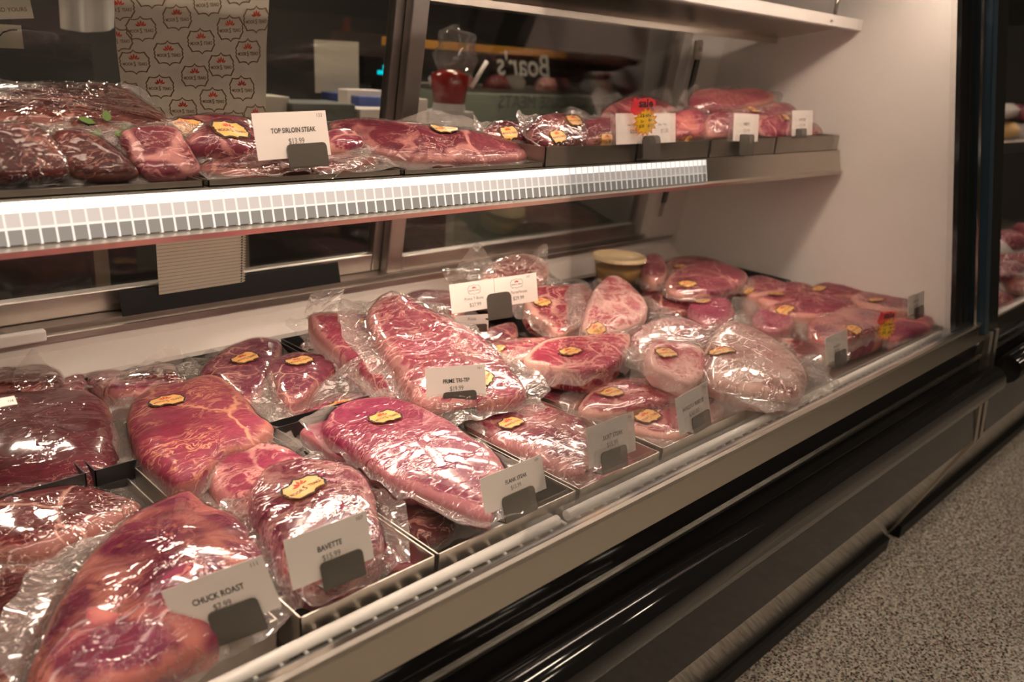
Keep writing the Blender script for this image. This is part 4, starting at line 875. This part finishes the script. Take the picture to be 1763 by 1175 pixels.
# lined notebook page low on the rear window
def notebook():
    p0 = Vector((0, wy(.69)-.006, .69)); n = Vector((0, 1, .13))
    TLc, TRc, BRc, BLc = [hit(x, y, p0, n) for x, y in ((266, 380), (421, 368), (419, 486), (274, 508))]
    mb = MB(); mb.face([TLc, TRc, BRc, BLc], 0)
    off = Vector((0, -.0008, 0))
    for k in range(2, 21):
        t = k/21; a = TLc.lerp(BLc, t); b = TRc.lerp(BRc, t); dz = Vector((0, 0, .0007))
        mb.face([a+off, b+off, b+off-dz, a+off-dz], 1)
    for k in range(26):
        t = k/26+.01; b = TRc.lerp(BRc, t)+Vector((-.006, -.0009, 0)); mb.face([b, b+Vector((.0032, 0, .0006)), b+Vector((.0028, 0, -.0026)), b+Vector((-.0004, 0, -.0024))], 2)
    # torn fringe
    for k in range(26):
        t = k/26; b = TRc.lerp(BRc, t)+Vector((0, -.0002, 0)); mb.face([b, b+Vector((.0035, 0, -.001)), b+Vector((.003, 0, -.003)), b+Vector((0, 0, -.004))], 0)
    tag(mb.build('notebook_page', [M['paper_back'], M['ink_grey'], M['ink']]), 'torn spiral notebook page with ruled lines on the lower rear window', 'notebook page')
notebook()
boxo('posted_sign', (0, 0, 0, 0, 0, 0), M['paper_back']) if False else None
def sign(px, Y, label, mats, texts=(), extra=None, name='posted_sign', cat='sign'):
    TL_, TR_, BL_ = [atY(x, y, Y) for x, y in px]
    u = (TR_-TL_); w = u.length; u.normalize(); v = TL_-BL_; v -= u*v.dot(u); h = v.length; v.normalize(); n = u.cross(v)
    mw = Matrix(((u.x, v.x, n.x, BL_.x), (u.y, v.y, n.y, BL_.y), (u.z, v.z, n.z, BL_.z), (0, 0, 0, 1)))
    mb = MB(); mb.box(0, w, 0, h, -.0012, 0)
    for s, cx, cy, sz, mi in texts: put_text(mb, s, cx*w, cy*h, sz*h, mi, .0006, bold=.01)
    if extra: extra(mb, w, h)
    return tag(mb.build(name, mats, None, 0, mw), label, cat)
def crest(mb, w, h):
    n = 28
    for r, r2 in ((.30, .285),):
        vs = [(.62*w+math.cos(2*PI*i/n)*r*h*.9, .62*h+math.sin(2*PI*i/n)*r*h, .0006) for i in range(n)]+[(.62*w+math.cos(2*PI*i/n)*r2*h*.9, .62*h+math.sin(2*PI*i/n)*r2*h, .0006) for i in range(n)]
        mb.add(vs, [(i, (i+1) % n, n+(i+1) % n, n+i) for i in range(n)], 1)
def squig(mb, w, h):
    pts = [(.30, .42), (.45, .50), (.62, .50), (.66, .62), (.80, .74), (.92, .76)]
    for (x0, y0), (x1, y1) in zip(pts, pts[1:]): mb.face([(x0*w, y0*h, .0006), (x1*w, y1*h, .0006), (x1*w, (y1+.07)*h, .0006), (x0*w, (y0+.07)*h, .0006)], 1)
sign([(-90, -95), (56, -92), (-84, 36)], 1.43, 'brown-printed card reading ROUND YOURS behind the glass at top left', [M['paper_back'], M['ink_brown']], [('ROUND YOURS', .66, .13, .085, 1)], crest)
sign([(-60, 38), (42, 44), (-60, 80)], 1.45, 'small white card with a black squiggle below the top left sign', [M['paper_back'], M['ink']], (), squig)
sign([(537, 68), (614, 72), (543, 160)], 2.3, 'pale green-grey printed menu sheet hanging behind the left window', [M['paper_back'], M['grey_box']], [('. . . . . .', .5, y, .08, 1) for y in (.2, .35, .5, .65, .8)], name='menu_sheet', cat='menu')
# back bar counter, scale display and odds and ends
ct = empty('back_counter', (0, 0, 0), 'low work counter behind the case seen through the rear windows', 'counter')
boxo('worktop', (-1.0, 1.75, 2.0, 2.6, .86, .90), M['steel_dull'], ct)
boxo('cabinet_front', (-1.0, 1.75, 2.02, 2.04, 0, .86), M['wall_dark'], ct)
for i, x in enumerate((.08, .26, .62, .95)):
    tag(boxo('post', (x, x+.03, 1.86, 1.89, 0, .885), M['wood']), ['leftmost beige post behind the lower rear window', 'second beige post behind the lower rear window', 'beige post beside the notebook page', 'beige post right of the notebook page'][i], 'post')
def thing_box(px, Y, dz, depth, mat, name, label, cat):
    a = atY(*px[0], Y); b = atY(*px[1], Y)
    return tag(boxo(name, (a.x, b.x, Y, Y+depth, min(b.z, .901) if cat != 'cloth' else .901, a.z), mat, None, .003), label, cat)
thing_box([(455, 166), (500, 200)], 2.05, 0, .1, M['paper_back'], 'paper_stack', 'cream paper stack behind the sirloin card', 'paper')
thing_box([(504, 178), (612, 215)], 2.02, 0, .15, M['grey_box'], 'scale', 'grey weighing scale behind the left window', 'scale')
thing_box([(620, 188), (700, 215)], 2.00, 0, .2, M['card'], 'paper_stack', 'bright white paper pile left of the window divider', 'paper')
thing_box([(618, 166), (684, 178)], 2.10, 0, .2, simple('blue_folder', (.05, .09, .30), .5), 'folder', 'flat blue-edged folder left of the window divider', 'folder')
thing_box([(598, 154), (660, 160)], 2.14, 0, .05, M['card'], 'ruler', 'thin cream bar lying above the blue folder', 'ruler')
thing_box([(706, 170), (736, 206)], 2.0, 0, .1, M['card'], 'carton', 'small white carton just right of the window divider', 'carton')
d1 = empty('scale_display', atY(664, 120, 2.4), 'glowing cyan digits in the dark room behind the left window', 'display')
m1 = boxo('digit', (-.012, .028, -.004, 0, -.001, .014), M['cyan'], d1); m2 = boxo('digit', (-.034, .002, -.004, 0, -.016, -.003), M['cyan'], d1)
boxo('display_body', (-.09, .06, .001, .05, -.05, .04), M['black_matte'], d1)
boxo('display_stand', (-.03, .0, .01, .04, .90-atY(664, 120, 2.4).z, -.05), M['black_matte'], d1)
# bottle of red sauce under a crumpled bag
jb = atY(772, 205, 2.05)
j = empty('sauce_jar', jb, 'clear jar of red sauce with a crumpled white bag on top, behind the right window', 'jar')
lathe([(.001, .0), (.050, .0), (.052, .03), (.046, .06)]).build('jar_base', M['white_bag'], j)
lathe([(.001, .045), (.048, .045), (.056, .10), (.060, .13), (.03, .145), (.001, .148)]).build('sauce', M['red_sauce'], j)
bg = lathe([(.02, .12), (.055, .14), (.07, .18), (.05, .22), (.06, .25), (.015, .27)], 20); bg.v = [(x+.02*noise.noise(Vector((x*30, y*30, z*30)))+.02, y+.02*noise.noise(Vector((x*30, y*30, z*30+9))), z+.02*noise.noise(Vector((x*40, y*40, z*30+4)))) for x, y, z in bg.v]
bg.build('crumpled_bag', M['clear_plastic'], j)
sp_ = MB().tube([atY(812, 150, 2.05)-jb, atY(838, 106, 2.05)-jb], .007).build('spatula', M['card'], j)
thing_box([(738, 192), (815, 212)], 2.0, 0, .12, M['white_bag'], 'folded_cloth', 'folded white cloth in front of the red jar', 'cloth')
# white cloth hanging at top left
ap = MB(); vs = []; W_, H_ = 14, 8
outl = [(100, -40), (195, -40), (196, 44), (175, 54), (140, 56), (118, 44)]
for j_ in range(H_+1):
    for i_ in range(W_+1):
        a, b = i_/W_, j_/H_
        x = 98+a*(104-0)+b*6*(1-a); y = -50+b*(98+8*math.sin(a*PI))
        p = atY(x, y, 2.2); vs.append((p.x, p.y+.02*math.sin(a*14)*b, p.z))
ap.add(vs, [(j_*(W_+1)+i_, j_*(W_+1)+i_+1, (j_+1)*(W_+1)+i_+1, (j_+1)*(W_+1)+i_) for j_ in range(H_) for i_ in range(W_)], 0, True)
o = ap.build('hanging_cloth', M['white_bag']); tag(o, 'white cloth hanging in the dark room left of the printed paper', 'cloth')
# second service case behind, with reversed lettering on its glass
c3 = empty('rear_display_case', (0, 0, 0), 'greenish deli counter behind the right window with reversed lettering on its glass', 'display case')
boxo('case_front', (2.30, 4.6, 2.6, 3.2, 0, 1.0), M['green_grey'], c3, .004)
boxo('case_top', (2.1, 4.6, 2.75, 3.2, 1.36, 1.40), M['steel_dull'], c3, .002)
boxo('amber_shelf_edge', (2.06, 3.10, 2.76, 2.80, 1.158, 1.190), M['amber_bar'], c3, .002)
boxo('case_deck', (2.30, 4.6, 2.62, 3.18, 1.0, 1.012), M['steel_dull'], c3)
boxo('case_glass', (2.30, 4.6, 2.62, 2.626, 1.012, 1.36), M['glass_back'], c3)
def mirrored(txt, px, Y, size, mat, bold, shear, name):
    c = atY(*px, Y); vs, fs = text_geo(txt, bold, shear); mb = MB()
    mb.add([(c.x-x*size, Y, c.z+y*size) for x, y, _ in vs], fs); return mb.build(name, mat, c3)
mirrored("Boar's", (905, 114), 2.610, .13, simple('etched_letter', (.5, .47, .42), .6), .012, .25, 'glass_lettering')
mirrored("SMOKEHOUSE MEATS", (960, 178), 2.590, .075, simple('faint_letter', (.11, .11, .10), .6), .0, 0, 'panel_lettering')
for i in range(9):
    x = 1.95+i*.16; b_ = MB(); q = lathe([(.001, 0), (.035+.01*(i % 3), .0), (.045, .03), (.03, .055), (.001, .06)], 14)
    q.v = [(a*1.4, b, c) for a, b, c in q.v]
    o = q.build('wrapped_meat', [M['white_bag'], MM['pale'], MM['dark']][i % 3]); o.location = (x+.42, 2.8+.05*(i % 2), 1.012); tag(o, 'blurred wrapped meat in a row inside the deli counter behind', 'packaged meat', 'wrapped meats in the counter behind')
# dark packs on the back counter, standing in for a reflection of meat
for i, (x, y, w) in enumerate(((40, 108, .10), (105, 112, .12), (165, 118, .10))):
    c = atY(x, y, 2.15); q = lathe([(.001, 0), (w*.8, 0), (w, .03), (w*.7, .06), (.001, .065)], 20)
    o = q.build('roast', [MM['dark'], MM['shelf'], MM['dark']][i]); o.location = (c.x, 2.25, .903); tag(o, ['dim roast standing in for a meat reflection, leftmost', 'dim roast standing in for a meat reflection, in the middle', 'dim roast standing in for a meat reflection, next to the printed paper'][i], 'meat')
# goods in the neighbouring case at right
rng = random.Random(3)
k = 0
for row, (y0, z0) in enumerate(((.60, .57), (.70, .60), (.82, .62), (.92, .99), (1.02, 1.01), (.95, 1.05))):
    for i in range(8):
        x = 2.28+i*.27+rng.uniform(-.02, .02)
        w = rng.uniform(.055, .08); q = lathe([(.001, 0), (w*.85, .0), (w, .022), (w*.7, .045), (.001, .05)], 24)
        q.v = [(a*1.1+.004*math.sin(b*90), b*.8, c+.006*noise.noise(Vector((a*40, b*40, k)))) for a, b, c in q.v]
        t = empty('packed_steak', (x, y0, z0), 'bagged pack in the neighbouring case beyond the dark upright', 'packaged meat', 'bagged goods in the neighbouring case')
        t.rotation_euler = (rng.uniform(-.5, .1), rng.uniform(-.3, .3), rng.uniform(0, 3))
        q.build('meat', [MM['strip'], MM['streak'], MM['pale'], M['tub_yellow'], M['white_bag']][k % 5], t)
        f_ = lathe([(.001, .052), (w*.72, .047), (w*1.04, .022), (w*1.35, .014)], 24); f_.v = [(a*1.1, b*.8, c+.006*noise.noise(Vector((a*40, b*40, k+3)))) for a, b, c in f_.v]
        f_.build('plastic_film', M['film_heavy'], t); k += 1
boxo('deck', (2.16, 4.55, .555, 1.34, .53, .565), M['steel_dull'], case2)

# ------------------------------------------------------------------ lights of the shop
CL = [(.3, -.25, 5), (2.2, -.25, 5), (-.6, -1.2, 5), (1.2, -1.2, 5), (3.0, -1.2, 5), (-.6, -2.6, 5), (1.2, -2.6, 5), (3.0, -2.6, 5), (4.8, -1.4, 5)]  # first two are extra lamps, added to brighten the floor near the case
for i, (x, y, w) in enumerate(CL):
    t = tag(boxo('ceiling_light', (x-.30, x+.30, y-.06, y+.06, 2.955, 2.99), M['shop'] if 'shop' in M else M.setdefault('shop', emis('shop_lamp', (1.0, .82, .62), 42))), 'slim warm ceiling lamp above the aisle', 'ceiling light', 'ceiling lamps above the aisle')
for x, y in ((.8, 3.6), (2.6, 2.2), (3.4, 3.9)):
    tag(boxo('ceiling_light', (x-.15, x+.15, y-.15, y+.15, 2.955, 2.99), M.setdefault('shop2', emis('back_lamp', (1.0, .84, .66), 130))), 'dim square ceiling lamp over the back room', 'ceiling light', 'ceiling lamps over the back room')
W = bpy.data.worlds.new('world'); W.use_nodes = True; S.world = W
W.node_tree.nodes['Background'].inputs[0].default_value = (1, .85, .7, 1); W.node_tree.nodes['Background'].inputs[1].default_value = .02
